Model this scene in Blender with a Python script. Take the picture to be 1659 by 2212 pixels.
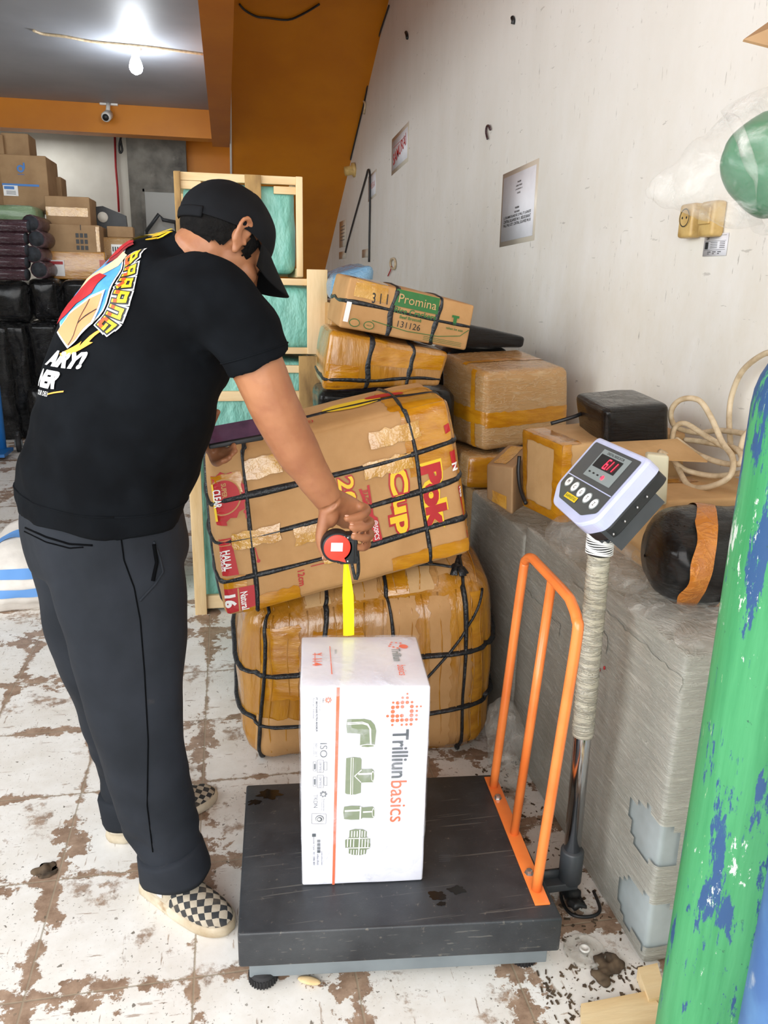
import bpy, bmesh, random
from math import *
from mathutils import Vector as V, Matrix, noise
from mathutils.bvhtree import BVHTree
from mathutils.geometry import tessellate_polygon
random.seed(7)
S = bpy.context.scene; COL = S.collection
for o in list(bpy.data.objects): bpy.data.objects.remove(o)
# ---------------------------------------------------------------- camera (pose measured from the floor grid and the verticals)
FPX = 1700.; CXP, CYP = 829.5, 1106.; CH = 1.42
yaw, pit, rol = radians(11.3), radians(16.4), radians(1.3)
fw = V((sin(yaw)*cos(pit), cos(yaw)*cos(pit), -sin(pit)))
r0 = V((cos(yaw), -sin(yaw), 0)); u0 = r0.cross(fw)
RR = r0*cos(rol) + u0*sin(rol); UU = -r0*sin(rol) + u0*cos(rol)
CAM = V((0, 0, CH))
cd = bpy.data.cameras.new('camera'); cam = bpy.data.objects.new('camera', cd); COL.objects.link(cam)
cam.matrix_world = Matrix(((RR.x, UU.x, -fw.x, 0), (RR.y, UU.y, -fw.y, 0), (RR.z, UU.z, -fw.z, CH), (0, 0, 0, 1)))
cd.sensor_fit = 'VERTICAL'; cd.sensor_height = 36; cd.lens = FPX/2212*36; cd.clip_start = .05
S.camera = cam
# ---------------------------------------------------------------- light and exposure
w = bpy.data.worlds.new('sky'); S.world = w; w.use_nodes = True
w.node_tree.nodes['Background'].inputs[0].default_value = (.80, .90, 1, 1)
w.node_tree.nodes['Background'].inputs[1].default_value = .45
def area(name, loc, target, sx, sy, power, col):
    l = bpy.data.lights.new(name, 'AREA'); l.shape = 'RECTANGLE'; l.size = sx; l.size_y = sy; l.energy = power; l.color = col
    o = bpy.data.objects.new(name, l); COL.objects.link(o); o.location = loc
    o.rotation_euler = (V(target)-V(loc)).to_track_quat('-Z', 'Y').to_euler(); return o
area('daylight_shopfront', (-1.3, -1.7, 2.1), (.1, 2.4, .8), 4.6, 2.6, 140, (1, .99, .97))
area('side_fill_left', (-3.4, 1.2, 2.3), (.3, 2.2, .7), 2.6, 2.2, 78, (.93, .97, 1))  # added fill from the left, raised to brighten the right wall; no doorway is built
area('back_bay_fill', (-1.9, 9.9, 2.9), (-1.9, 9.9, 0), 0.5, .5, 5, (.95, .97, 1))  # unseen fill light added to brighten the dim back wall
VS = S.view_settings; VS.view_transform = 'Standard'; VS.look = 'None'; VS.gamma = 1; VS.exposure = .74; VS.use_curve_mapping = False
# ---------------------------------------------------------------- pixel <-> place measuring helpers
def ray(x, y): return fw + RR*((x-CXP)/FPX) - UU*((y-CYP)/FPX)
def az(x, y, z=0): d = ray(x, y); return CAM + d*((z-CH)/d.z)
def ax(x, y, X): d = ray(x, y); return CAM + d*(X/d.x)
def ay(x, y, Y): d = ray(x, y); return CAM + d*(Y/d.y)
# ---------------------------------------------------------------- materials
def lin(c):
    return tuple(((x/255)/12.92 if x/255 <= .04045 else ((x/255+.055)/1.055)**2.4) for x in c) + (1,)
class NT:
    def __init__(s, name):
        s.m = bpy.data.materials.new(name); s.m.use_nodes = True; s.t = s.m.node_tree; s.b = s.t.nodes['Principled BSDF']
        s.tc = s.t.nodes.new('ShaderNodeTexCoord')
    def n(s, ty, **k):
        x = s.t.nodes.new('ShaderNode'+ty)
        for a, b in k.items(): setattr(x, a, b)
        return x
    def l(s, a, b): s.t.links.new(a, b)
    def coord(s, sc=(1, 1, 1), rot=(0, 0, 0), src='Object', loc=(0, 0, 0)):
        mp = s.n('Mapping'); mp.inputs['Scale'].default_value = sc; mp.inputs['Rotation'].default_value = rot; mp.inputs['Location'].default_value = loc
        s.l(s.tc.outputs[src], mp.inputs[0]); return mp.outputs[0]
    def noise(s, vec, sc=5, det=4, ro=.55, dist=0):
        x = s.n('TexNoise'); x.inputs['Scale'].default_value = sc; x.inputs['Detail'].default_value = det; x.inputs['Roughness'].default_value = ro; x.inputs['Distortion'].default_value = dist
        s.l(vec, x.inputs['Vector']); return x.outputs['Fac']
    def ramp(s, f, a, b, inv=False):
        x = s.n('MapRange'); x.inputs[1].default_value = a; x.inputs[2].default_value = b; x.clamp = True
        if inv: x.inputs[3].default_value = 1; x.inputs[4].default_value = 0
        s.l(f, x.inputs[0]); return x.outputs[0]
    def mix(s, f, a, b):
        x = s.n('Mix', data_type='RGBA')
        if isinstance(f, float): x.inputs[0].default_value = f
        else: s.l(f, x.inputs[0])
        for v, i in ((a, 6), (b, 7)):
            if isinstance(v, tuple): x.inputs[i].default_value = v
            else: s.l(v, x.inputs[i])
        return x.outputs[2]
    def math(s, op, a, b=None):
        x = s.n('Math', operation=op)
        for v, i in ((a, 0), (b, 1)):
            if v is None: continue
            if isinstance(v, (int, float)): x.inputs[i].default_value = v
            else: s.l(v, x.inputs[i])
        return x.outputs[0]
    def bump(s, h, st, d=.01):
        x = s.n('Bump'); x.inputs['Strength'].default_value = st; x.inputs['Distance'].default_value = d
        s.l(h, x.inputs['Height']); s.l(x.outputs[0], s.b.inputs['Normal'])
    def set(s, **k):
        for a, v in k.items():
            i = s.b.inputs[a.replace('_', ' ')]
            if hasattr(v, 'is_linked') or hasattr(v, 'links'): s.l(v, i)
            else: i.default_value = v
def M(name, c, c2=None, sc=6, rough=.5, bump=0, bsc=None, st=(1, 1, 1), rot=(0, 0, 0), metal=0, coat=0, r=(.4, .65), bd=.01, alpha=1, det=4, emit=0, spec=.5, c3=None, sc3=30, r3=(.6, .7)):
    t = NT(name); co = t.coord(st, rot); base = lin(c)
    if c2 or bump: nz = t.noise(co, sc, det)
    col = t.mix(t.ramp(nz, *r), base, lin(c2)) if c2 else base
    if c3: col = t.mix(t.ramp(t.noise(co, sc3, 5), *r3), col, lin(c3))
    t.set(Base_Color=col, Roughness=rough, Metallic=metal, Coat_Weight=coat, Alpha=alpha, Coat_Roughness=.12)
    t.b.inputs['Specular IOR Level'].default_value = spec
    if bump: t.bump(t.noise(co, bsc or sc, 4), bump, bd)
    if emit: t.set(Emission_Color=lin(c), Emission_Strength=emit)
    return t.m
def m_floor():
    t = NT('dirty_white_tile'); sx = t.n('SeparateXYZ'); t.l(t.tc.outputs['Object'], sx.inputs[0])
    co = t.coord()
    def dl(out, off, per):
        a = t.math('DIVIDE', t.math('SUBTRACT', out, off), per); f = t.math('FRACT', a)
        return t.math('MULTIPLY', t.math('MINIMUM', f, t.math('SUBTRACT', 1.0, f)), per)
    dx = dl(sx.outputs[0], -.114, .3375); dy = dl(sx.outputs[1], 1.362, .3425)
    d = t.math('MINIMUM', dx, dy)
    big = t.noise(co, 2.1, 3, .5); fine = t.noise(co, 16, 8, .7)
    thr = t.math('MULTIPLY', t.ramp(big, .40, .70), .115)
    lim = t.math('MULTIPLY', t.math('ADD', thr, .012), t.ramp(fine, .40, .62))
    dirt = t.ramp(t.math('SUBTRACT', lim, d), -.001, .006)
    blot = t.math('MULTIPLY', t.ramp(t.noise(co, 3.4, 9, .68), .56, .60), t.ramp(t.noise(co, 24, 4, .6), .40, .52))
    strk = t.ramp(t.noise(t.coord((2.4, 17, 1), (0, 0, .9)), 3.5, 7, .66), .625, .65)
    strk2 = t.ramp(t.noise(t.coord((18, 2.4, 1), (0, 0, -.75)), 3.3, 7, .66), .635, .66)
    vv = t.math('MULTIPLY', t.math('MAXIMUM', t.ramp(t.noise(co, 62, 3, .5), .665, .69), t.math('MULTIPLY', t.ramp(t.noise(co, 150, 3, .5), .66, .69), .7)), t.ramp(t.noise(co, 4, 4), .36, .5))
    al = t.math('MAXIMUM', dirt, t.math('MULTIPLY', blot, .9)); al = t.math('MAXIMUM', al, t.math('MULTIPLY', strk, .7)); al = t.math('MAXIMUM', al, t.math('MULTIPLY', strk2, .7))
    brown = t.mix(t.ramp(t.noise(co, 22, 6, .7), .35, .7), lin((128, 103, 84)), lin((176, 150, 128)))
    white = t.mix(t.ramp(t.noise(co, 7, 6, .7), .3, .75), lin((236, 234, 230)), lin((214, 208, 198)))
    col = t.mix(al, white, brown); col = t.mix(t.math('MULTIPLY', vv, .85), col, lin((98, 88, 74)))
    g = t.ramp(d, .0012, .0028, True); col = t.mix(t.math('MULTIPLY', g, .7), col, lin((150, 138, 118)))
    t.set(Base_Color=col, Roughness=.42); t.bump(t.math('SUBTRACT', al, g), .25, .003)
    return t.m
def m_wall():
    t = NT('scuffed_white_wall'); co = t.coord()
    a = t.ramp(t.noise(t.coord((1, 1.2, .6)), 2.2, 6, .65), .42, .75)
    sx = t.n('SeparateXYZ'); t.l(t.tc.outputs['Object'], sx.inputs[0])
    low = t.math('MULTIPLY', t.ramp(t.noise(t.coord((1, 1.6, .9)), 3, 6, .7), .3, .75), t.ramp(sx.outputs[2], 2.6, .8))
    col = t.mix(a, lin((238, 237, 232)), lin((231, 229, 222)))
    col = t.mix(t.math('MULTIPLY', low, .75), col, lin((216, 208, 186)))
    s1 = t.math('MULTIPLY', t.ramp(t.noise(t.coord((1, 6, 1.4), (.35, 0, 0)), 9, 6, .62), .655, .70), t.ramp(t.noise(co, 2.6, 3), .48, .56))
    s2 = t.ramp(t.noise(t.coord((1, 2.2, 12), (-.5, 0, 0)), 5, 5, .6), .685, .70)
    s3 = t.math('MULTIPLY', t.ramp(t.noise(t.coord((1, 9, 1.5), (.25, 0, 0)), 11, 4, .6), .66, .72), t.ramp(t.noise(co, 3, 2), .5, .6))
    al = t.math('MAXIMUM', t.math('MAXIMUM', s1, s3), t.math('MULTIPLY', s2, .6))
    col = t.mix(t.math('MULTIPLY', al, .6), col, lin((120, 115, 106)))
    t.set(Base_Color=col, Roughness=.75); t.bump(t.noise(t.coord(), 40, 5, .6), .12, .004)
    return t.m
def m_wrap(name, c1, c2, rot=(0, .5, 0), st=(2, 2, 16), alpha=1., rough=.16, bs=.5, sc=4, bd=.010):
    t = NT(name); co = t.coord(st, rot); co2 = t.coord((st[0]*1.5, st[1]*1.5, st[2]*1.2), (rot[0]+.5, rot[1]-.4, .3))
    a = t.noise(co, sc, 6, .6, .5); b = t.noise(t.coord(), 4, 3, .5); c = t.noise(co2, sc*.8, 5, .6, .8); f = t.noise(t.coord((st[0], st[1], st[2]*3), rot), sc*3, 3, .6)
    col = t.mix(t.ramp(b, .35, .7), lin(c1), lin(tuple((x+y)/2 for x, y in zip(c1, c2))))
    ridge = t.math('SUBTRACT', 1.0, t.math('MULTIPLY', t.math('ABSOLUTE', t.math('SUBTRACT', c, .5)), 14.0))
    col = t.mix(t.math('MULTIPLY', t.ramp(ridge, .55, 1.0), .55), col, lin(c2)); col = t.mix(t.math('MULTIPLY', t.ramp(a, .56, .70), .6), col, lin(c2))
    t.set(Base_Color=col, Roughness=rough, Coat_Weight=.35, Coat_Roughness=.16)
    t.bump(t.math('ADD', t.math('ADD', a, t.math('MULTIPLY', t.ramp(ridge, .2, 1), .35)), t.math('MULTIPLY', f, .35)), bs, bd)
    if alpha < 1: t.set(Alpha=t.math('ADD', t.math('MULTIPLY', t.ramp(a, .35, .62), 1-alpha), alpha-.2))
    return t.m
def m_cyl():
    t = NT('chipped_green_paint'); co = t.coord((9, 9, 2.2)); c2 = t.coord((5, 5, 2))
    col = t.mix(t.ramp(t.noise(t.coord((7, 7, .5)), 3, 6, .7), .35, .7), lin((50, 138, 84)), lin((84, 172, 114)))
    sx = t.n('SeparateXYZ'); t.l(t.tc.outputs['Object'], sx.inputs[0])
    blue = t.math('ADD', t.math('ADD', t.math('MULTIPLY', t.noise(co, 2.2, 8, .72), .75), t.math('MULTIPLY', t.noise(t.coord((1, 1, .6)), 5, 3), .25)), t.math('MULTIPLY', t.ramp(sx.outputs[2], .95, 1.35), .11))
    col = t.mix(t.ramp(blue, .552, .566), col, lin((46, 84, 130)))
    sc_ = t.ramp(t.noise(t.coord((30, 30, 3.5), (.12, .1, 0)), 3, 6, .7), .64, .67); col = t.mix(t.math('MULTIPLY', sc_, .8), col, lin((46, 100, 120)))
    sc2 = t.ramp(t.noise(t.coord((26, 26, 5), (-.2, .1, 1)), 3, 6, .7), .66, .69); col = t.mix(t.math('MULTIPLY', sc2, .8), col, lin((176, 206, 160)))
    wh = t.math('MULTIPLY', t.noise(c2, 3, 9, .75), t.math('ADD', 1.0, t.math('MULTIPLY', t.ramp(sx.outputs[2], .8, 1.3), .12)))
    col = t.mix(t.ramp(wh, .625, .64), col, lin((214, 224, 214)))
    col = t.mix(t.ramp(t.noise(t.coord((1, 1, 1)), 55, 5, .7), .66, .70), col, lin((40, 84, 74)))
    t.set(Base_Color=col, Roughness=.5); t.bump(blue, .3, .003); return t.m
def m_check():
    t = NT('checkerboard_canvas'); ck = t.n('TexChecker'); ck.inputs['Scale'].default_value = 1
    mp = t.coord((1, 1, 1), (0, 0, radians(45)), 'UV'); t.l(mp, ck.inputs['Vector'])
    ck.inputs['Color1'].default_value = lin((44, 47, 50)); ck.inputs['Color2'].default_value = lin((178, 168, 150))
    col = t.mix(t.math('MULTIPLY', t.ramp(t.noise(t.coord(), 30, 5), .45, .7), .35), ck.outputs[0], lin((120, 106, 86)))
    t.set(Base_Color=col, Roughness=.85); t.bump(t.noise(t.coord(), 300, 2), .3, .002); return t.m
def m_platform():
    t = NT('scratched_black_steel'); co = t.coord()
    col = t.mix(t.ramp(t.noise(co, 7, 5, .6), .4, .75), lin((40, 43, 47)), lin((64, 67, 70)))
    for i, rz in enumerate((.4, 1.3, 2.2, 2.9)):
        s = t.ramp(t.noise(t.coord((1.6, 60, 60), (0, 0, rz), loc=(i*3, i, 0)), 2.4, 3, .5), .70, .73)
        col = t.mix(t.math('MULTIPLY', s, .28), col, lin((140, 136, 128)))
    col = t.mix(t.math('MULTIPLY', t.ramp(t.noise(co, 60, 5, .7), .62, .72), .4), col, lin((150, 140, 125)))
    t.set(Base_Color=col, Roughness=.42); t.bump(t.noise(co, 220, 3), .35, .001); return t.m
MAT = dict(
 floor=m_floor(), wall=m_wall(), cyl=m_cyl(), check=m_check(), plat=m_platform(),
 cream=M('cream_plaster', (230, 225, 212), (212, 206, 192), 1.5, .8, .1, 20), conc=M('stained_concrete', (150, 148, 140), (92, 90, 86), 3, .85, .3, 14, det=8, c3=(160, 158, 150), sc3=5),
 ceil=M('grey_ceiling_paint', (160, 164, 172), (146, 150, 158), 1.2, .55, .05, 10), orange=M('orange_paint', (208, 128, 10), (198, 118, 6), 2, .42, .06, 30, spec=.3), orange_shaded=M('shaded_orange_beam_paint', (186, 108, 12), (176, 98, 8), 2, .5, spec=.3),  # the beam's orange is the slope's paint darkened for its unlit underside
 card=M('cardboard', (194, 150, 98), (182, 138, 86), 9, .72, .12, 60), card2=M('pale_cardboard', (204, 166, 116), (192, 154, 104), 9, .72, .1, 60), card3=M('dull_cardboard', (168, 136, 98), (152, 120, 84), 6, .75, .1, 50),
 tape=M('amber_packing_tape', (196, 136, 26), (176, 114, 18), 14, .2, .5, 18, st=(1, 1, 3), coat=.6, bd=.008), tapel=M('glossy_light_tape', (206, 158, 72), (184, 132, 48), 14, .10, .9, 26, coat=.7, bd=.008),
 taped=M('taped_over_cardboard', (184, 128, 34), (166, 110, 30), 5, .24, .5, 16, st=(3, 3, .7), coat=.6, c3=(184, 138, 84), sc3=3, r3=(.5, .56), bd=.012),
 strap=M('black_raffia_strap', (26, 29, 32), (62, 66, 70), 40, .38, .6, 60, st=(1, 1, 1), r=(.55, .75)),
 black=m_wrap('black_stretch_wrap', (8, 9, 10), (30, 32, 35), (0, 1.2, .2), (3, 3, 26), rough=.24, bs=1, bd=.022), blackbag=m_wrap('crumpled_black_plastic', (6, 7, 8), (34, 36, 40), (.3, .4, 0), (2, 2, 2.6), rough=.12, bs=1, bd=.12),
 wrap=m_wrap('cloudy_stretch_wrap', (176, 174, 162), (218, 216, 206), (.62, 0, 0), (2.5, 2.2, 24), alpha=.93, bs=.6, rough=.13), wrapw=m_wrap('clear_wrap_over_cardboard', (176, 134, 82), (204, 176, 134), (0, .5, 0), (3, 3, 12)),
 fridge=M('pale_blue_grey_metal', (172, 182, 184), (150, 158, 158), 6, .4), polewrap=m_wrap('bunched_clear_wrap', (206, 198, 174), (240, 236, 224), (0, .1, 0), (3, 3, 24), bs=1),
 wood=M('raw_pine', (230, 204, 160), (208, 176, 124), 3, .7, .2, 8, st=(5, 5, .8)), woodh=M('raw_pine_horizontal', (232, 208, 164), (212, 180, 130), 3, .7, .2, 8, st=(.8, 5, 5)), woodd=M('weathered_pine', (176, 142, 88), (120, 92, 56), 5, .8, .2, 12, st=(3, 3, 1)),
 tarp=M('mint_woven_tarp', (134, 194, 180), (112, 178, 164), 5, .42, .9, 5, st=(2.4, 1, 1.2), rot=(0, .6, 0), bd=.03), black_paint=M('matte_black_plastic', (24, 26, 28), (34, 36, 38), 20, .45), steel=M('chrome', (226, 228, 232), rough=.14, metal=1), bolt=M('zinc_bolt', (190, 190, 188), rough=.3, metal=.9), grey=M('grey_painted_frame', (122, 130, 134), (108, 116, 120), 6, .45), dgrey=M('dark_grey_casting', (64, 68, 72), (54, 58, 62), 10, .4), rub=M('black_rubber', (28, 28, 30), rough=.7),
 rail=M('orange_powder_coat', (250, 138, 66), (240, 122, 54), 8, .35, coat=.3), indic=M('lilac_white_casing', (200, 206, 236), (188, 194, 226), 10, .3, coat=.4), panel=M('dark_grey_membrane', (74, 76, 76), rough=.25, coat=.5), lcd=M('grey_display_surround', (140, 150, 150), rough=.3), ink=M('black_ink', (34, 36, 38), rough=.5), dgr=M('dark_green_ink', (44, 110, 52), rough=.5), red=M('red_ink', (186, 34, 40), (174, 28, 34), 20, .5), yel=M('yellow_ink', (238, 200, 40), rough=.5), white=M('white_ink', (240, 240, 238), rough=.5), led=M('red_led_digits', (255, 40, 60), emit=2.5), green=M('olive_green_ink', (124, 136, 108), rough=.5), cor=M('coral_ink', (246, 112, 78), rough=.5), greyink=M('grey_ink', (92, 98, 104), rough=.5), wpap=M('white_film_carton', (236, 236, 244), (226, 226, 238), 10, .22, .25, 14, coat=.5, bd=.006), paper=M('white_paper', (226, 228, 234), (216, 218, 224), 8, .6), sleeve=M('yellowed_tape', (208, 200, 184), rough=.3), lblue=M('blue_ink', (58, 120, 190), rough=.5), pink=M('faded_pink_ink', (206, 120, 112), rough=.6),
 shirt=M('black_cotton', (10, 12, 15), (16, 19, 23), 8, .95, .3, 9, bd=.012, spec=.1), pants=M('charcoal_twill', (26, 30, 36), (34, 38, 45), 6, .82, .35, 7, bd=.012, spec=.25, c3=(78, 74, 70), sc3=6, r3=(.68, .85)), cap=M('black_cap_twill', (9, 11, 14), (14, 16, 20), 12, .85, spec=.2), hair=M('black_hair', (8, 7, 7), (16, 14, 13), 60, .8, .5, 90, spec=.15), seam=M('dark_seam', (8, 9, 11), rough=.95, spec=.05),
 canvas=M('beige_canvas', (192, 182, 164), (172, 160, 140), 20, .85), sole=M('dirty_cream_rubber', (208, 199, 178), (170, 152, 124), 9, .6, c3=(150, 120, 84), sc3=14, r3=(.62, .75)),
 tapered=M('red_tape_face', (238, 62, 44), rough=.4), blade=M('yellow_blade', (246, 242, 10), rough=.35), cable=M('dirty_white_cable', (214, 196, 164), (182, 160, 126), 30, .5), bluep=M('blue_enamel', (28, 96, 160), rough=.4), cylb=M('blue_cylinder_paint', (70, 112, 170), (92, 140, 190), 9, .5, c3=(200, 210, 214), sc3=12), soc=M('yellowed_socket', (206, 176, 112), (180, 146, 84), 20, .4), sackm=M('white_woven_sack', (222, 216, 208), (206, 200, 192), 8, .6, .4, 12), phone=M('purple_screen', (112, 76, 110), (60, 40, 66), 9, .15, c3=(190, 150, 190), sc3=22), maroon=m_wrap('maroon_in_plastic', (52, 22, 30), (96, 66, 78), (0, 0, .2), (2, 8, 8), bd=.05), rollend=M('dark_roll_end', (46, 50, 56), (30, 32, 36), 30, .8), bluepl=m_wrap('blue_film', (96, 150, 190), (150, 192, 220), (0, .4, 0), (4, 4, 8)), purp=m_wrap('purple_film', (74, 54, 72), (120, 100, 118)), dirt=M('dark_debris', (92, 76, 58), (60, 48, 36), 30, .9), orfoil=m_wrap('orange_tape_foil', (178, 104, 30), (222, 146, 60), (.4, .3, 0), (4, 4, 7)), greenc=M('green_plastic', (8, 112, 66), (4, 86, 52), 6, .3, .3, 8), door=M('white_door_paint', (188, 190, 186), rough=.5), pvc=M('white_pvc', (232, 232, 230), rough=.4), bulb=M('lit_bulb', (236, 244, 255), emit=30), ceram=M('white_ceramic', (222, 220, 214), rough=.3), greenf=m_wrap('green_film', (110, 140, 100), (160, 184, 150)), wet=M('wet_stain', (14, 15, 16), rough=.12))
def m_skin():
    t = NT('tan_skin'); co = t.coord()
    col = t.mix(t.ramp(t.noise(co, 9, 5), .35, .7), lin((172, 118, 82)), lin((152, 98, 66)))
    col = t.mix(t.math('MULTIPLY', t.ramp(t.noise(co, 30, 3), .5, .75), .4), col, lin((142, 84, 60)))
    t.set(Base_Color=col, Roughness=.48, Subsurface_Weight=.08, Subsurface_Radius=(.02, .008, .004)); t.bump(t.noise(t.coord(), 160, 4), .12, .002); return t.m
MAT['skin'] = m_skin()
def m_clear(name, c, a, st=(5, 5, 5)):
    t = NT(name); n = t.noise(t.coord(st), 3, 6, .6, .6)
    t.set(Base_Color=lin(c), Roughness=.12, Alpha=t.math('ADD', t.math('MULTIPLY', t.ramp(n, .5, .72), .35), a)); t.bump(n, .9, .02); return t.m
MAT['bag'] = m_clear('clear_plastic_bag', (228, 228, 224), .12); MAT['film'] = m_clear('clear_carton_film', (240, 242, 248), .05)
MAT['bagfloor'] = m_clear('cloudy_bag', (222, 219, 210), .20, (7, 7, 7))
# ---------------------------------------------------------------- object helpers
def setp(o, label=None, cat=None, group=None, kind=None):
    for k, v in (('label', label), ('category', cat), ('group', group), ('kind', kind)):
        if v: o[k] = v
    return o
def thing(name, loc, label, cat, group=None):
    o = bpy.data.objects.new(name, None); COL.objects.link(o); o.location = loc; o.empty_display_size = .05; o['off'] = tuple(loc)
    return setp(o, label, cat, group)
def mk(name, vs, fs, mat, parent=None, smooth=True, mi=None, uv=None, label=None, org=None):
    vs = [V(v) for v in vs]
    if parent is not None: off = V(parent['off'])
    elif org is not None: off = V(org)
    else:
        lo = V((min(v.x for v in vs), min(v.y for v in vs), min(v.z for v in vs))); hi = V((max(v.x for v in vs), max(v.y for v in vs), 0))
        off = V(((lo.x+hi.x)/2, (lo.y+hi.y)/2, lo.z))
    me = bpy.data.meshes.new(name); me.from_pydata([tuple(v-off) for v in vs], [], fs); me.update()
    for m in (mat if isinstance(mat, (list, tuple)) else [mat]): me.materials.append(MAT[m] if isinstance(m, str) else m)
    if smooth: me.polygons.foreach_set('use_smooth', [True]*len(me.polygons))
    if mi: me.polygons.foreach_set('material_index', mi)
    if uv:
        l = me.uv_layers.new(name='uv')
        for lp in me.loops: l.data[lp.index].uv = uv[lp.vertex_index]
    o = bpy.data.objects.new(name, me); COL.objects.link(o); o['off'] = tuple(off)
    if parent is not None: o.parent = parent
    else: o.location = off
    if label: o['label'] = label
    return o
class G:                                            # a geometry accumulator
    def __init__(s): s.v = []; s.f = []; s.mi = []; s.k = 0
    def add(s, vs, fs):
        n = len(s.v); s.v += [V(v) for v in vs]; s.f += [tuple(i+n for i in f) for f in fs]; s.mi += [s.k]*len(fs); return s
    def box(s, c, h, ex=(1, 0, 0), ey=(0, 1, 0), ez=(0, 0, 1), bev=0):
        ex, ey, ez = V(ex).normalized(), V(ey).normalized(), V(ez).normalized(); c = V(c)
        if not bev:
            vs = [c+ex*h[0]*i+ey*h[1]*j+ez*h[2]*k for i in (-1, 1) for j in (-1, 1) for k in (-1, 1)]
            return s.add(vs, [(0, 1, 3, 2), (4, 6, 7, 5), (0, 4, 5, 1), (2, 3, 7, 6), (0, 2, 6, 4), (1, 5, 7, 3)])
        b = PB([c+ex*h[0]*i+ey*h[1]*j+ez*h[2]*k for i, j, k in ((-1, -1, -1), (1, -1, -1), (-1, -1, 1), (1, -1, 1), (-1, 1, -1), (1, 1, -1), (-1, 1, 1), (1, 1, 1))], r=bev, res=9)
        return s.add(*b.mesh())
    def quad(s, a, b, c, d, th=0):
        a, b, c, d = map(V, (a, b, c, d))
        if not th: return s.add([a, b, c, d], [(0, 1, 2, 3)])
        n = (b-a).cross(d-a).normalized()*th
        return s.add([a, b, c, d, a-n, b-n, c-n, d-n], [(0, 1, 2, 3), (7, 6, 5, 4), (0, 4, 5, 1), (1, 5, 6, 2), (2, 6, 7, 3), (3, 7, 4, 0)])
    def tube(s, pts, r, n=10, cap=True, ref=None, sub=0):
        pts = [V(p) for p in pts]; rs = list(r) if isinstance(r, (list, tuple)) else [r]*len(pts)
        if sub: pts, rs = spline(pts, rs, sub)
        m = len(pts); rings = []; t0 = None; up = None
        for i, p in enumerate(pts):
            t = (pts[min(i+1, m-1)]-pts[max(i-1, 0)]).normalized()
            if up is None: up = V(ref) if ref is not None else (V((0, 0, 1)) if abs(t.z) < .9 else V((0, 1, 0)))
            up = (up - t*up.dot(t)).normalized(); sd = t.cross(up)
            a, b = rs[i] if isinstance(rs[i], (tuple, list)) else (rs[i], rs[i])
            rings.append([p+sd*a*cos(2*pi*k/n)+up*b*sin(2*pi*k/n) for k in range(n)])
        vs = [v for q in rings for v in q]; fs = []
        for i in range(m-1):
            for k in range(n): k2 = (k+1) % n; fs.append((i*n+k, i*n+k2, (i+1)*n+k2, (i+1)*n+k))
        if cap: fs.append(tuple(reversed(range(n)))); fs.append(tuple((m-1)*n+k for k in range(n)))
        return s.add(vs, fs)
    def ell(s, c, h, ex=(1, 0, 0), ey=(0, 1, 0), ez=(0, 0, 1), n=18, lat=(-1, 1)):
        ex, ey, ez = V(ex), V(ey), V(ez); c = V(c); m = n; vs = []; fs = []
        for i in range(m+1):
            a = (lat[0]+(lat[1]-lat[0])*i/m)*pi/2
            for k in range(n*2): b = pi*k/n; vs.append(c+ex*h[0]*cos(a)*cos(b)+ey*h[1]*cos(a)*sin(b)+ez*h[2]*sin(a))
        w2 = n*2
        for i in range(m):
            for k in range(w2): fs.append((i*w2+k, i*w2+(k+1) % w2, (i+1)*w2+(k+1) % w2, (i+1)*w2+k))
        return s.add(vs, fs)
    def lathe(s, base, prof, ax_=(0, 0, 1), n=32):
        a = V(ax_).normalized(); e = a.orthogonal().normalized(); g = a.cross(e); b = V(base); vs = []; fs = []
        for r, h in prof:
            for k in range(n): t = 2*pi*k/n; vs.append(b+a*h+(e*cos(t)+g*sin(t))*r)
        for i in range(len(prof)-1):
            for k in range(n): fs.append((i*n+k, i*n+(k+1) % n, (i+1)*n+(k+1) % n, (i+1)*n+k))
        fs.append(tuple(reversed(range(n)))); fs.append(tuple((len(prof)-1)*n+k for k in range(n)))
        return s.add(vs, fs)
    def out(s, name, mat, parent=None, smooth=True, label=None): return mk(name, s.v, s.f, mat, parent, smooth, s.mi if s.k or any(s.mi) else None, label=label)
def spline(pts, rs, sub):
    P = []; Q = []; m = len(pts)
    def tup(r): return r if isinstance(r, (tuple, list)) else (r, r)
    for i in range(m-1):
        a, b, c, d = pts[max(i-1, 0)], pts[i], pts[i+1], pts[min(i+2, m-1)]
        for k in range(sub):
            t = k/sub; t2 = t*t; t3 = t2*t
            P.append(.5*((2*b)+(c-a)*t+(2*a-5*b+4*c-d)*t2+(3*b-a-3*c+d)*t3))
            u = t*t*(3-2*t); r1, r2 = tup(rs[i]), tup(rs[i+1]); Q.append((r1[0]*(1-u)+r2[0]*u, r1[1]*(1-u)+r2[1]*u))
    P.append(pts[-1]); Q.append(tup(rs[-1])); return P, Q
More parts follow.
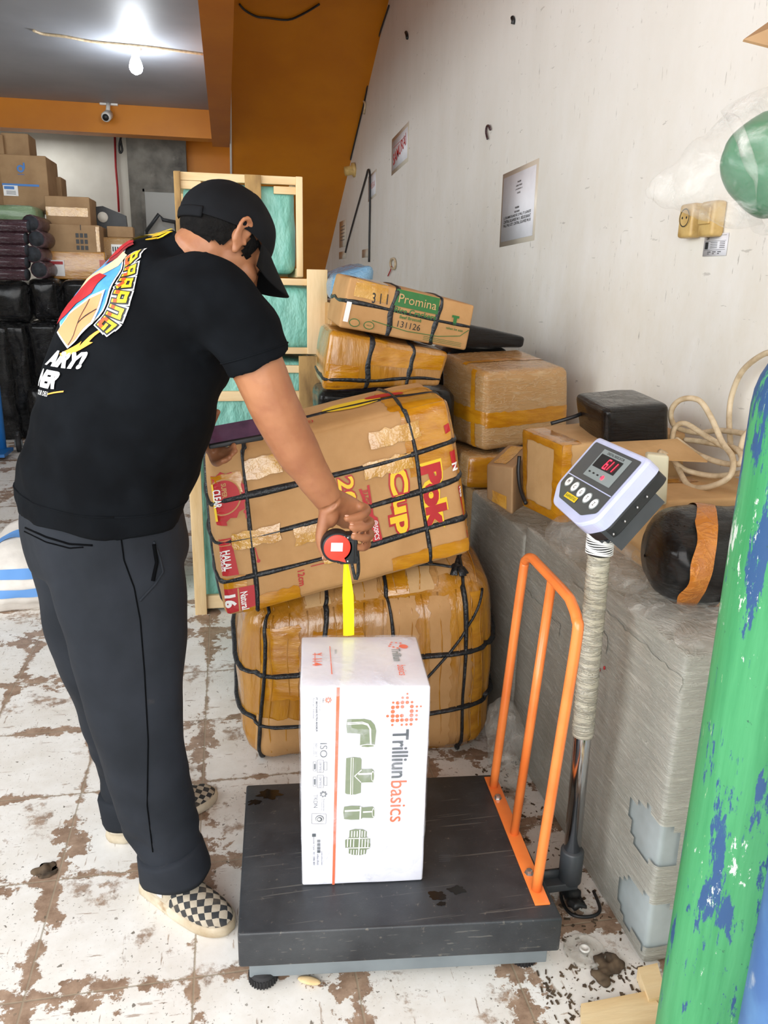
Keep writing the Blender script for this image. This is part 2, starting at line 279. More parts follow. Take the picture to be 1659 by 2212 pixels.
class PB:                                           # a packed box: 8 corners, rounded edges, bulging and dented faces
    def __init__(s, c8, r=.01, bulge=0, amp=0, freq=6, res=.03, seed=0):
        s.c = [V(c) for c in c8]; s.r = r; s.bu = bulge; s.amp = amp; s.fr = freq; s.res = res; s.seed = seed
        c = s.c; s.h = ((c[1]-c[0]).length*.25+(c[7]-c[6]).length*.25, (c[4]-c[0]).length*.25+(c[7]-c[3]).length*.25, (c[2]-c[0]).length*.25+(c[7]-c[5]).length*.25)
        s.r = min(r, min(s.h)*.98)
    def tri(s, q):
        x, y, z = ((a+1)/2 for a in q); c = s.c
        return (c[0]*(1-x)+c[1]*x)*(1-y)*(1-z)+(c[2]*(1-x)+c[3]*x)*(1-y)*z+(c[4]*(1-x)+c[5]*x)*y*(1-z)+(c[6]*(1-x)+c[7]*x)*y*z
    def pt(s, q, off=0):
        h = s.h; p = V((q[0]*h[0], q[1]*h[1], q[2]*h[2])); inn = V([max(-(h[i]-s.r), min(h[i]-s.r, p[i])) for i in range(3)])
        n = p-inn
        if n.length < 1e-9: n = V((0, 0, 0)); k = max(range(3), key=lambda i: abs(q[i])); n[k] = q[k]
        n.normalize(); o = s.r+off
        if s.bu:
            w = sorted(abs(a) for a in q); o += s.bu*(1-w[0]**2)*(1-w[1]**2)
        if s.amp: o += s.amp*(noise.noise(p*s.fr+V((s.seed*7.3, s.seed, 2.2)))+.4*noise.noise(p*s.fr*3+V((s.seed, 3, 1))))
        p = inn+n*o
        return s.tri((p.x/h[0], p.y/h[1], p.z/h[2]))
    def axis(s, i):
        e = s.r/s.h[i]; a = [-1+e*k for k in (0, .25, .55, 1)]; n = max(1, int((2-2*e)*s.h[i]/s.res))
        L = a+[-1+e+(2-2*e)*k/n for k in range(1, n)]+[-x for x in reversed(a)]
        o = [L[0]]
        for x in L[1:]:
            if x-o[-1] > 1e-6: o.append(x)
        return o
    def mesh(s):
        A = [s.axis(i) for i in range(3)]; N = [len(a) for a in A]; vs = []; idx = {}; fs = []
        def g(i, j, k):
            if (i, j, k) not in idx: idx[(i, j, k)] = len(vs); vs.append(s.pt((A[0][i], A[1][j], A[2][k])))
            return idx[(i, j, k)]
        for i in range(N[0]-1):
            for k in range(N[2]-1):
                fs.append((g(i, 0, k), g(i+1, 0, k), g(i+1, 0, k+1), g(i, 0, k+1))); m = N[1]-1
                fs.append((g(i, m, k), g(i, m, k+1), g(i+1, m, k+1), g(i+1, m, k)))
            for j in range(N[1]-1):
                fs.append((g(i, j, 0), g(i, j+1, 0), g(i+1, j+1, 0), g(i+1, j, 0))); m = N[2]-1
                fs.append((g(i, j, m), g(i+1, j, m), g(i+1, j+1, m), g(i, j+1, m)))
        for j in range(N[1]-1):
            for k in range(N[2]-1):
                fs.append((g(0, j, k), g(0, j, k+1), g(0, j+1, k+1), g(0, j+1, k))); m = N[0]-1
                fs.append((g(m, j, k), g(m, j+1, k), g(m, j+1, k+1), g(m, j, k+1)))
        return vs, fs
    def q(s, face, u, v):                           # u, v in -1..1 on a face
        return {'front': (u, -1, v), 'back': (-u, 1, v), 'top': (u, v, 1), 'bottom': (u, -v, -1), 'left': (-1, -u, v), 'right': (1, u, v)}[face]
    def patch(s, face, u0, u1, v0, v1, off=.0015, jag=0, wrapu=False):
        du = s.h[0 if face in ('front', 'back', 'top', 'bottom') else 1]; dv = s.h[2 if face in ('front', 'back', 'left', 'right') else 1]
        n = max(2, int((u1-u0)*du/.015)); m = max(2, int((v1-v0)*dv/.015)); vs = []; fs = []
        for i in range(n+1):
            for j in range(m+1):
                u = u0+(u1-u0)*i/n; v = v0+(v1-v0)*j/m
                if jag:
                    jj = jag*noise.noise(V((i*.9+u0*9, j*.9+v0*7, s.seed))); u += jj*(1 if i in (0, n) else 0)/du; v += jj*(1 if j in (0, m) else 0)/dv
                vs.append(s.pt(s.q(face, max(-1, min(1, u)), max(-1, min(1, v))), off))
        for i in range(n):
            for j in range(m): a = i*(m+1)+j; fs.append((a, a+m+1, a+m+2, a+1))
        return vs, fs
    def ring(s, axk, c):                            # closed loop of surface params round the box
        o = [i for i in range(3) if i != axk]; P = []
        a, b = o; n = 14
        for (x0, y0, x1, y1) in ((-1, -1, 1, -1), (1, -1, 1, 1), (1, 1, -1, 1), (-1, 1, -1, -1)):
            for k in range(n):
                t = k/n; t = .5-.5*cos(pi*t) if s.r > .02 else t; q = [0, 0, 0]; q[axk] = c; q[a] = x0+(x1-x0)*t; q[b] = y0+(y1-y0)*t; P.append(q)
        return P
    def strap(s, axk, c, wd=.012, th=.003, wob=.01, parent=None, c1=None, name='strap', mat='strap'):
        g = G(); P = s.ring(axk, c); m = len(P); rows = []
        for i in range(m+1):
            q = list(P[i % m]); ph = i/m*2*pi
            cc = c + ((c1-c)*(.5-.5*cos(ph)) if c1 is not None else 0) + wob/s.h[axk]*noise.noise(V((cos(ph)*2, sin(ph)*2, c*5)))
            ww = wd*(.75+.5*noise.noise(V((cos(ph)*3, sin(ph)*3, c*9+4))))/2/s.h[axk]
            r = []
            for dc, o in ((-ww, .0005), (-ww*.8, th), (0, th*1.5), (ww*.8, th), (ww, .0005)):
                qq = list(q); qq[axk] = max(-1, min(1, cc+dc)); r.append(s.pt(qq, o))
            rows.append(r)
        vs = [v for r in rows for v in r]; fs = [(i*5+k, i*5+k+1, i*5+k+6, i*5+k+5) for i in range(m) for k in range(4)]
        return g.add(vs, fs).out(name, mat, parent)
    def line(s, face, pts, wd=.012, th=.004, parent=None, name='strap', mat='strap'):
        P = []
        for (u0, v0), (u1, v1) in zip(pts, pts[1:]):
            for k in range(10): t = k/10; P.append((u0+(u1-u0)*t, v0+(v1-v0)*t))
        P.append(pts[-1]); g = G(); g.tube([s.pt(s.q(face, u, v), .003) for u, v in P], [(wd/2, th) for _ in P], 8); return g.out(name, mat, parent)
def b8(fbl, fbr, ftl, ftr, back, backtop=None):
    a, b, c, d = map(V, (fbl, fbr, ftl, ftr)); k = V(back); kt = V(backtop) if backtop else k
    return [a, b, c, d, a+k, b+k, c+kt, d+kt]
def b8x(x0, x1, y0, y1, z0, z1, rot=0):
    cx, cy = (x0+x1)/2, (y0+y1)/2; c, s_ = cos(rot), sin(rot)
    f = lambda x, y, z: V((cx+(x-cx)*c-(y-cy)*s_, cy+(x-cx)*s_+(y-cy)*c, z))
    return [f(x0, y0, z0), f(x1, y0, z0), f(x0, y0, z1), f(x1, y0, z1), f(x0, y1, z0), f(x1, y1, z0), f(x0, y1, z1), f(x1, y1, z1)]
# flat artwork: text and outlines, cut fine and laid on a surface
_tc = {}
def text2d(s, bold=0):
    if (s, bold) in _tc: return _tc[(s, bold)]
    cu = bpy.data.curves.new('t', 'FONT'); cu.body = s; cu.size = 1; cu.align_x = 'CENTER'; cu.align_y = 'CENTER'; cu.offset = bold; cu.resolution_u = 3
    o = bpy.data.objects.new('t', cu); COL.objects.link(o); dg = bpy.context.evaluated_depsgraph_get(); me = o.evaluated_get(dg).to_mesh()
    me.calc_loop_triangles(); vs = [(v.co.x, v.co.y) for v in me.vertices]; fs = [tuple(t.vertices) for t in me.loop_triangles]
    o.evaluated_get(dg).to_mesh_clear(); bpy.data.objects.remove(o); bpy.data.curves.remove(cu)
    xs = [v[0] for v in vs] or [0]; ys = [v[1] for v in vs] or [0]; cx, cy = (min(xs)+max(xs))/2, (min(ys)+max(ys))/2
    vs = [(x-cx, y-cy) for x, y in vs]; _tc[(s, bold)] = (vs, fs, max(xs)-min(xs), max(ys)-min(ys)); return _tc[(s, bold)]
def poly2d(pts):
    t = tessellate_polygon([[V((x, y, 0)) for x, y in pts]]); return list(pts), [tuple(f) for f in t]
def circ(cx, cy, rx, ry=None, n=20): ry = ry or rx; return [(cx+rx*cos(2*pi*k/n), cy+ry*sin(2*pi*k/n)) for k in range(n)]
def refine(vs, fs, mx):
    vs = list(vs); mid = {}; st = list(fs); out = []
    while st:
        f = st.pop(); e = [((vs[f[i]][0]-vs[f[(i+1) % 3]][0])**2+(vs[f[i]][1]-vs[f[(i+1) % 3]][1])**2) for i in range(3)]
        k = e.index(max(e))
        if e[k] <= mx*mx: out.append(f); continue
        a, b, c = f[k], f[(k+1) % 3], f[(k+2) % 3]; key = (min(a, b), max(a, b))
        if key not in mid: mid[key] = len(vs); vs.append(((vs[a][0]+vs[b][0])/2, (vs[a][1]+vs[b][1])/2))
        m = mid[key]; st += [(a, m, c), (m, b, c)]
    return vs, out
class Art:
    def __init__(s, fmap, mx=.02): s.fmap = fmap; s.mx = mx; s.g = G(); s.mats = []; s.lay = 0
    def put(s, vs, fs, mat, lay=None):
        if mat not in s.mats: s.mats.append(mat)
        s.g.k = s.mats.index(mat); vs, fs = refine(vs, fs, s.mx); P = [s.fmap(x, y, s.lay if lay is None else lay) for x, y in vs]
        fs = [f for f in fs if all(P[i] is not None for i in f)]; s.g.add([p if p is not None else V((0, 0, 0)) for p in P], fs)
    def poly(s, pts, mat, lay=None): s.put(*poly2d(pts), mat, lay)
    def rect(s, x0, y0, x1, y1, mat, lay=None): s.poly([(x0, y0), (x1, y0), (x1, y1), (x0, y1)], mat, lay)
    def text(s, t, cx, cy, h=None, w=None, rot=0, mat='ink', bold=0, lay=None, shear=0):
        vs, fs, W, H = text2d(t, bold); sy = h/H if h else w/W; sx = w/W if w else sy; c, n = cos(rot), sin(rot)
        s.put([(cx+(x*sx+shear*y*sy)*c-y*sy*n, cy+(x*sx+shear*y*sy)*n+y*sy*c) for x, y in vs], fs, mat, lay)
    def stroke(s, pts, wd, mat, lay=None):
        for (a, b), (c, d) in zip(pts, pts[1:]):
            L = hypot(c-a, d-b) or 1; nx, ny = -(d-b)/L*wd/2, (c-a)/L*wd/2; s.poly([(a+nx, b+ny), (a-nx, b-ny), (c-nx, d-ny), (c+nx, d+ny)], mat, lay)
    def out(s, name, parent, label=None):
        used = sorted({i for f in s.g.f for i in f}); mp = {a: i for i, a in enumerate(used)}
        return mk(name, [s.g.v[i] for i in used], [tuple(mp[i] for i in f) for f in s.g.f], s.mats, parent, False, s.g.mi, label=label)
def on_face(pb, face, base=.002):                   # metric x, y measured from the middle of a face
    hu = pb.h[0 if face in ('front', 'back', 'top', 'bottom') else 1]; hv = pb.h[2 if face in ('front', 'back', 'left', 'right') else 1]
    return lambda x, y, lay: pb.pt(pb.q(face, max(-.995, min(.995, x/hu)), max(-.995, min(.995, y/hv))), base+lay*.0009)
def flat(o, ex, ey, base=.001):
    o, ex, ey = V(o), V(ex).normalized(), V(ey).normalized(); n = ex.cross(ey)
    return lambda x, y, lay: o+ex*x+ey*y+n*(base+lay*.0006)
def remesh(parts, vox, smooth=4, disp=None):
    g = G()
    for p in parts: g.add(p.v, p.f)
    me = bpy.data.meshes.new('tmp'); me.from_pydata([tuple(v) for v in g.v], [], g.f); o = bpy.data.objects.new('tmp', me); COL.objects.link(o)
    m = o.modifiers.new('r', 'REMESH'); m.mode = 'VOXEL'; m.voxel_size = vox
    m = o.modifiers.new('s', 'SMOOTH'); m.iterations = smooth; m.factor = .5
    dg = bpy.context.evaluated_depsgraph_get(); e = o.evaluated_get(dg).to_mesh()
    vs = [v.co.copy() for v in e.vertices]; ns = [v.normal.copy() for v in e.vertices]; fs = [tuple(p.vertices) for p in e.polygons]
    o.evaluated_get(dg).to_mesh_clear(); bpy.data.objects.remove(o)
    if disp: vs = [v+n*disp(v, n) for v, n in zip(vs, ns)]
    return vs, fs
#==MAIN==
def struct(name, g, mat): o = mk(name, g.v, g.f, mat, None, False, org=(0, 0, 0)); o['kind'] = 'structure'; return o
def BX(x0, x1, y0, y1, z0, z1): return G().box(((x0+x1)/2, (y0+y1)/2, (z0+z1)/2), ((x1-x0)/2, (y1-y0)/2, (z1-z0)/2))
XW = 1.35
struct('floor', BX(-5, XW+.2, -1.8, 15, -.1, 0), 'floor')
struct('wall_right', BX(XW, XW+.2, -1.8, 15, 0, 4), 'wall')
struct('wall_left', BX(-5.2, -5, -1.8, 10.7, 0, 3), 'cream')
struct('wall_back', BX(-5.2, .1, 10.5, 10.7, 0, 3), 'cream')
struct('ceiling', BX(-5.2, -.086, -1.8, 10.7, 3.0, 3.15), 'ceil')
struct('trim_1', BX(-.086, .086, -1.8, 9.0, 2.70, 3.65), 'orange_shaded')
struct('trim_2', BX(-5, .086, 8.78, 9.0, 2.74, 3.0), 'orange')
so = G(); zs = lambda y: 3.56-.475*(y-7.03)
so.quad((.09, 7.03, zs(7.03)), (XW, 7.03, zs(7.03)), (XW, 14.5, zs(14.5)), (.09, 14.5, zs(14.5)), -.12)
struct('trim_3', so, 'orange')
struct('trim_4', BX(.086, XW, -1.8, 7.05, 3.56, 3.7), 'orange')
struct('trim_5', G().tube([(.10, 5.2, 3.50), (.10, 7.03, zs(7.03)-.02), (.095, 10.6, zs(10.6)-.02)], .011, 8), 'pvc')
struct('trim_6', BX(.09, XW, 6.6, 6.75, 3.49, 3.56), 'orange')
a = ay(272, 300, 9.7); b = ay(400, 300, 9.7)
struct('trim_7', BX(a.x, b.x, 9.7, 10.5, 0, 3.0), 'conc')
struct('trim_8', BX(b.x, .1, 9.9, 10.0, 2.25, 3.0), 'orange')
struct('wall_back_partition', BX(b.x, .1, 10.0, 10.1, 0, 2.3), 'cream')
bpy.data.objects['wall_back_partition'].name = 'wall_alcove'
g = G(); d0 = ay(308, 408, 9.68); d1 = ay(398, 408, 9.68)
for bb in ((d0.x-.02, d0.x+.02, 0, d0.z), (d0.x, d1.x, d0.z-.03, d0.z)): g.box(((bb[0]+bb[1])/2, 9.68, (bb[2]+bb[3])/2), ((bb[1]-bb[0])/2, .03, (bb[3]-bb[2])/2))
fr = struct('door_1', BX(d0.x, d1.x, 9.66, 9.70, 0, d0.z), 'door')
o = mk('door_frame', g.v, g.f, 'conc', fr, False)
# ---------------- things on the ceiling and beams
t = thing('light_bulb', (-.587, 6.63, 3.0), 'lit white bulb in a ceramic holder on the grey ceiling', 'light bulb')
G().lathe((-.587, 6.63, 2.999), [(.05, 0), (.05, -.015), (.03, -.03), (.028, -.07)], n=20).out('bulb_holder', 'ceram', t)
G().lathe((-.587, 6.63, 2.93), [(.026, 0), (.040, -.03), (.048, -.06), (.046, -.08), (.034, -.10), (.01, -.112)], n=20).out('bulb', 'bulb', t)
l = bpy.data.lights.new('bulb_light', 'POINT'); l.energy = 10; l.color = (.90, .95, 1); l.shadow_soft_size = .05
lo = bpy.data.objects.new('bulb_light', l); COL.objects.link(lo); lo.location = (-.587, 6.63, 2.76)
wp = [az(x, y, 2.992) for x, y in ((72, 66), (95, 74), (140, 79), (200, 90), (285, 98), (340, 104), (400, 112), (438, 117))]
setp(G().tube(wp, .009, 6, sub=4).out('ceiling_wire', 'cable'), 'thin pale wire tacked across the grey ceiling through the bulb', 'wire')
sp = lambda x, y, d=.012: (lambda r: CAM+r*(((V((0, 7.03, 3.56))-CAM).dot(V((0, .475, 1))))/r.dot(V((0, .475, 1)))))(ray(x, y))-V((0, .475, 1)).normalized()*d
setp(G().tube([sp(*p) for p in ((517, 6), (530, 20), (555, 33), (580, 36), (622, 40), (655, 27), (690, 6))], .008, 6, sub=4).out('hanging_wire', 'black_paint'), 'thin dark wire drooping in a curve across the top of the orange slope', 'wire')
c = ay(234, 235, 8.7); t = thing('security_camera', (c.x, 8.70, c.z), 'small pale security camera fixed on the orange cross beam', 'camera')
G().box((c.x, 8.765, c.z+.09), (.085, .02, .05), bev=.006).out('mount', 'ceram', t)
G().tube([(c.x, 8.75, c.z+.07), (c.x, 8.66, c.z-.02)], .02, 10).out('bracket', 'ceram', t)
G().lathe((c.x, 8.70, c.z-.05), [(.03, 0), (.045, -.01), (.045, -.13), (.036, -.14)], (.1, 1, .35)).out('camera_body', 'ceram', t)
G().lathe((c.x-.013, 8.56, c.z-.10), [(.03, 0), (.028, -.01)], (.1, 1, .35)).out('lens', 'black_paint', t)
for px, lab, X2 in ((250, 'thin dark wire hanging down the cream back wall', 0),):
    q = [ay(x, y, 10.47) for x, y in ((248, 296), (250, 360), (254, 405), (257, 458))]; G0 = G().tube(q, .012, 6); setp(G0.out('wall_wire', 'red'), 'thin reddish wire hanging down the cream back wall', 'wire')
q = [ay(x, y, 9.66) for x, y in ((262, 293), (257, 315), (259, 330), (264, 325), (262, 312), (260, 300))]; setp(G().tube(q, .012, 6, sub=3).out('wire_loop', 'black_paint'), 'small black loop of wire hanging under the orange cross beam', 'wire')
# ---------------- right wall fittings
WX = XW-.004
wf = lambda px, py: (lambda o: flat(o, (0, -1, 0), (0, 0, 1), .002))(ax(px, py, WX))
def wall_paper(name, TL, BR, mat, label, cat, draw=None, tilt=0, back=None, th=.002):
    a = ax(*TL, XW); b = ax(*BR, XW); cy, cz = (a.y+b.y)/2, (a.z+b.z)/2; wd, ht = a.y-b.y, a.z-b.z
    ex = V((0, -cos(tilt), sin(tilt))); ey = V((0, sin(tilt), cos(tilt))); root = thing(name, (XW, cy, cz-ht/2), label, cat)
    if back: G().box((XW-.001, cy, cz), (wd/2+back, ht/2+back, .001), ex, ey, ex.cross(ey)).out('clear_tape', 'sleeve', root)
    G().box((XW-.003, cy, cz), (wd/2, ht/2, .001), ex, ey, ex.cross(ey)).out('sheet', mat, root)
    if draw: A = Art(flat((XW-.0042, cy, cz), ex, ey, .0005), 9); draw(A, wd, ht); A.out('printed_text', root)
    return root
def notice(A, w_, h_):
    L1 = ['PENGIRIM', 'AGENCY KARGO', 'JL. RAYA BARANG NO. 12', 'CAKUNG']; L2 = ['PENERIMA', '0821-000-000', 'JL. DR SAMRATULANGI NO. 25 PALU, TY LAONGITE', 'CENTRAL SULAWESI 94111, BESUSI BARAT', 'PALU, PALU CITY, CENTRAL SULAWESI 94118']
    for i, s_ in enumerate(L1): A.text(s_, .01, h_*(.36-.055*i), h=h_*.026, mat='ink', bold=.02)
    for i, s_ in enumerate(L2): A.text(s_, .0, h_*(-.02-.06*i), h=h_*.03 if i < 2 else None, w=w_*.86 if i >= 2 else None, mat='ink', bold=.02)
wall_paper('paper_notice', (1091, 383), (1150, 512), 'paper', 'white typed paper notice taped to the middle of the scuffed wall', 'notice', notice, .03, .022)
wall_paper('price_sticker', (849, 304), (880, 345), 'paper', 'small sticker with faded red lettering high on the wall', 'sticker', lambda A, a_, b_: (A.text('SAMURAI', 0, 0, w=a_*.85, rot=.15, mat='red', bold=.02), A.rect(-a_*.4, b_*.25, a_*.4, b_*.27, 'red')), .05, .03)
wall_paper('price_sticker', (797, 384), (812, 420), 'paper', 'lower small faded sticker beside the hanging black cable', 'sticker', lambda A, a_, b_: A.text('SAMURAI', 0, 0, w=a_*.8, mat='pink'), .05, .02)
for (p0, p1), lab in ((((734, 480), (748, 532)), 'tall scrap of brown taped paper low on the far wall'), (((733, 545), (748, 558)), 'small brown tape scrap just above the blue film pack'), (((783, 540), (798, 555)), 'brown tape scrap beside the end of the black cable')):
    wall_paper('paper_scrap', p0, p1, 'sleeve', lab, 'paper scrap', (lambda A, a_, b_: [A.rect(-a_*.3, b_*(.3-.13*i), a_*.3, b_*(.27-.13*i), 'greyink') for i in range(5)]) if p0[1] == 480 else None)
def socket(px, py, label, kind):
    c = ax(px, py, XW); root = thing('wall_socket', (XW, c.y, c.z-.045), label, 'socket')
    G().box((XW-.02, c.y, c.z), (.02, .036, .047), bev=.010).out('housing', 'soc', root)
    if kind:
        A = Art(flat((XW-.0405, c.y, c.z+.008), (0, -1, 0), (0, 0, 1), .001), 9); A.poly(circ(0, 0, .03, .026), 'soc'); 
        for k in range(24): A.stroke([(.024*cos(2*pi*k/24), .024*sin(2*pi*k/24)), (.024*cos(2*pi*(k+1)/24), .024*sin(2*pi*(k+1)/24))], .003, 'ink', 1)
        for x in (-.011, .011): A.poly(circ(x, 0, .0035), 'ink', 1)
        A.out('outlet', root)
    else:
        G().box((XW-.043, c.y, c.z+.008), (.004, .026, .022), bev=.003).out('rocker', 'soc', root)
socket(1506, 478, 'yellowed wall socket with round outlet, left one below the bag', 1)
socket(1552, 474, 'yellowed switch box on the right, beside the round outlet', 0)
def lab_(A, a_, b_):
    for y in (.42, .18, -.22): A.rect(-a_*.45, b_*y, a_*.45, b_*(y-.012), 'ink')
    A.rect(-a_*.43, -b_*.18, -a_*.30, b_*.14, 'ink'); A.text('DY', -a_*.33, b_*.3, h=b_*.12, mat='ink', bold=.03)
    for i in range(4):
        A.rect(-a_*.2, b_*(.12-.08*i), a_*.1, b_*(.10-.08*i), 'ink'); A.rect(a_*.2, b_*(.12-.08*i), a_*.42, b_*(.095-.08*i), 'ink')
    for i in range(3): A.rect(a_*(-.3+.22*i), -b_*.3, a_*(-.15+.22*i), -b_*.33, 'ink'); A.rect(a_*(-.3+.22*i), -b_*.38, a_*(-.22+.22*i), -b_*.41, 'ink')
wall_paper('shipping_label', (1526, 507), (1570, 552), 'paper', 'white printed shipping label stuck below the wall sockets', 'label', lab_)
def wtube(pts, r, name, mat, label, cat, d=.012, X=None): return setp(G().tube([ax(x, y, (X or XW)-d) for x, y in pts], r, 8, sub=5).out(name, mat), label, cat)
wtube([(746, 545), (752, 520), (770, 455), (790, 385), (795, 367), (799, 378), (799, 440), (798, 500), (797, 566)], .009, 'black_cable', 'black_paint', 'black cable hooked over a nail, hanging in a long narrow loop', 'cable')
wtube([(786, 246), (788, 222), (775, 216), (762, 235), (760, 290), (755, 335), (754, 352)], .010, 'lamp_wire', 'cable', 'pale wire curving down the wall to the lamp holder', 'wire')
wtube([(840, 12), (815, 90), (800, 150), (788, 215), (770, 290), (757, 345)], .007, 'edge_wire', 'black_paint', 'thin black wire following the edge of the orange slope', 'wire', .01)
wtube([(1053, 300), (1050, 285), (1052, 273), (1056, 272), (1059, 280)], .006, 'wire_hook', 'maroon', 'small dark red hook nailed in the upper wall', 'hook')
wtube([(838, 596), (843, 585), (846, 576)], .005, 'loose_wire', 'red', 'short red wire sticking out above the top carton', 'wire')
wtube([(845, 560), (851, 559), (854, 568), (852, 580), (845, 578), (843, 568), (845, 560)], .009, 'wire_ring', 'cable', 'small pale ring of wire hanging above the top carton', 'wire')
wtube([(1107, 38), (1109, 44), (1108, 52)], .010, 'wall_nail', 'black_paint', 'dark nail near the top of the wall', 'nail', .008)
wtube([(877, 70), (879, 75), (880, 83)], .012, 'wall_nail', 'black_paint', 'dark nail near the top left of the wall, by the orange slope', 'nail', .008)
c = ax(757, 366, XW-.05); t = thing('lamp_holder', (XW, c.y, c.z), 'grimy round lamp holder on the wall by the orange slope', 'lamp holder')
G().lathe((XW, c.y, c.z), [(.07, 0), (.07, .03), (.045, .04), (.045, .11), (.03, .115)], (-1, 0, -.2)).out('holder_body', 'soc', t)
# ---------------- packed boxes
def carton(name, label, cat, c8, mat='card', r=.008, bulge=0, amp=.002, freq=6, res=.03, seed=0, group=None):
    pb = PB(c8, r, bulge, amp, freq, res, seed); b = pb.mesh(); lo = min(b[0], key=lambda v: v.z)
    cx = sum(v.x for v in b[0])/len(b[0]); cy = sum(v.y for v in b[0])/len(b[0])
    root = thing(name, (cx, cy, lo.z), label, cat, group); mk('carton_body' if mat.startswith('card') else 'wrapped_body', b[0], b[1], mat, root); return pb, root
def band(pb, root, ps, mat='tape', name='packing_tape', off=.0015, jag=.004):
    for i, p in enumerate(ps): g = G(); g.add(*pb.patch(*p, off=off+i*.0004, jag=jag)); g.out(name, mat, root)
# background stack, far left
Yb = 7.9
def bgbox(name, label, px0, py0, px1, py1, Y, dep, mat='card3', cat='box', rot=0, **k):
    a = ay(px0, py1, Y); b = ay(px1, py0, Y); d = V((sin(rot)*dep, cos(rot)*dep, 0)); return carton(name, label, cat, b8((a.x, Y, a.z), (b.x, Y, a.z), (a.x, Y, b.z), (b.x, Y, b.z), d), mat, res=.08, **k)
pb, rt = bgbox('carton', 'upright brown carton with a small blue logo and blue stripe', 8, 337, 98, 452, 7.8, .5)
A = Art(on_face(pb, 'front', .004), 9); hw, hh = pb.h[0], pb.h[2]
A.rect(-hw*.95, -hh*.13, hw*.62, -hh*.05, 'lblue'); A.rect(-hw*.92, -hh*.5, -hw*.3, -hh*.12, 'white', 1); A.rect(-hw*.88, -hh*.26, -hw*.45, -hh*.15, 'lblue', 2)
A.poly(circ(-.02, hh*.5, .03), 'lblue'); A.poly(circ(-.02, hh*.5, .015), 'card3', 1); A.stroke([(.01, hh*.5), (.01, hh*.72)], .014, 'lblue'); A.text('dussdan', -.02, hh*.3, h=.012, mat='lblue')
for i in range(3): A.rect(-hw*.8, -hh*(.32+.05*i), -hw*.4, -hh*(.34+.05*i), 'greyink', 2)
A.out('printed_label', rt)
bgbox('carton', 'dim carton lying behind and above the blue logo carton', 6, 289, 60, 336, 7.95, .3)
bgbox('carton', 'dark carton at the left edge of the frame, beside the blue logo carton', -60, 290, 5, 452, 7.9, .4, seed=3)
bgbox('carton', 'small dim carton tucked behind the blue logo carton on its right', 100, 382, 131, 425, 8.2, .25, seed=4)
pb, rt = bgbox('carton', 'taped carton, topmost of the three stacked in the back left', 101, 426, 192, 486, 7.6, .4, seed=5)
band(pb, rt, [('front', -.98, .9, -.35, .25)], 'tapel')
pb, rt = bgbox('carton', 'brown carton with handling symbols, middle of the back left stack', 98, 487, 214, 544, 7.5, .5, seed=6)
A = Art(on_face(pb, 'front', .004), 9)
for i in range(3):
    for j in range(3): A.rect(.03+.035*i, -.09+.05*j, .055+.035*i, -.055+.05*j, 'ink')
A.stroke([(.075, .07), (.075, .12)], .006, 'ink'); A.out('printed_symbols', rt); band(pb, rt, [('front', .86, .98, -.9, .9)], 'tapel')
pb, rt = bgbox('carton', 'amber taped carton with white label, lowest of the back left stack', 100, 545, 226, 602, 7.5, .5, 'tape', seed=7)
A = Art(on_face(pb, 'front', .006), 9); A.rect(-.24, -.09, -.09, .04, 'white'); A.rect(-.23, .005, -.1, .03, 'red', 1); A.rect(.2, -.02, .27, .05, 'pink'); A.out('printed_label', rt)
pb, rt = bgbox('parcel', 'dark taped parcel with a white barcode label at the back', 219, 514, 290, 578, 7.7, .4, 'wrapw', seed=8, r=.03, bulge=.01)
A = Art(on_face(pb, 'front', .014), 9); A.rect(-.05, -.05, .07, .07, 'white')
for i in range(5): A.rect(-.04+.02*i, .01, -.03+.02*i, .05, 'ink', 1); A.rect(-.04+.02*i, -.04, -.028+.02*i, -.01, 'ink', 1)
A.out('printed_label', rt)
bgbox('carton', 'small flat carton resting on the labelled dark parcel', 232, 490, 287, 512, 7.72, .14, seed=9)
q = [ay(x, y, 7.95) for x, y in ((197, 462), (203, 447), (222, 445), (272, 466), (276, 500), (274, 513), (222, 513))]
t = thing('speaker_board', (q[0].x+.3, 7.97, q[-1].z), 'black shaped panel with a round hole behind the cartons', 'panel')
g = G(); g.add(q+[p+V((0, .05, 0)) for p in q], [tuple(range(7)), tuple(reversed(range(7, 14)))]+[(i, i+7, (i+1) % 7+7, (i+1) % 7) for i in range(7)]); g.out('board', 'black_paint', t, False)
c = ay(222, 469, 7.94); G().lathe((c.x, 7.95, c.z), [(.045, 0), (.045, .012)], (0, -1, 0)).out('round_hole', 'cream', t)
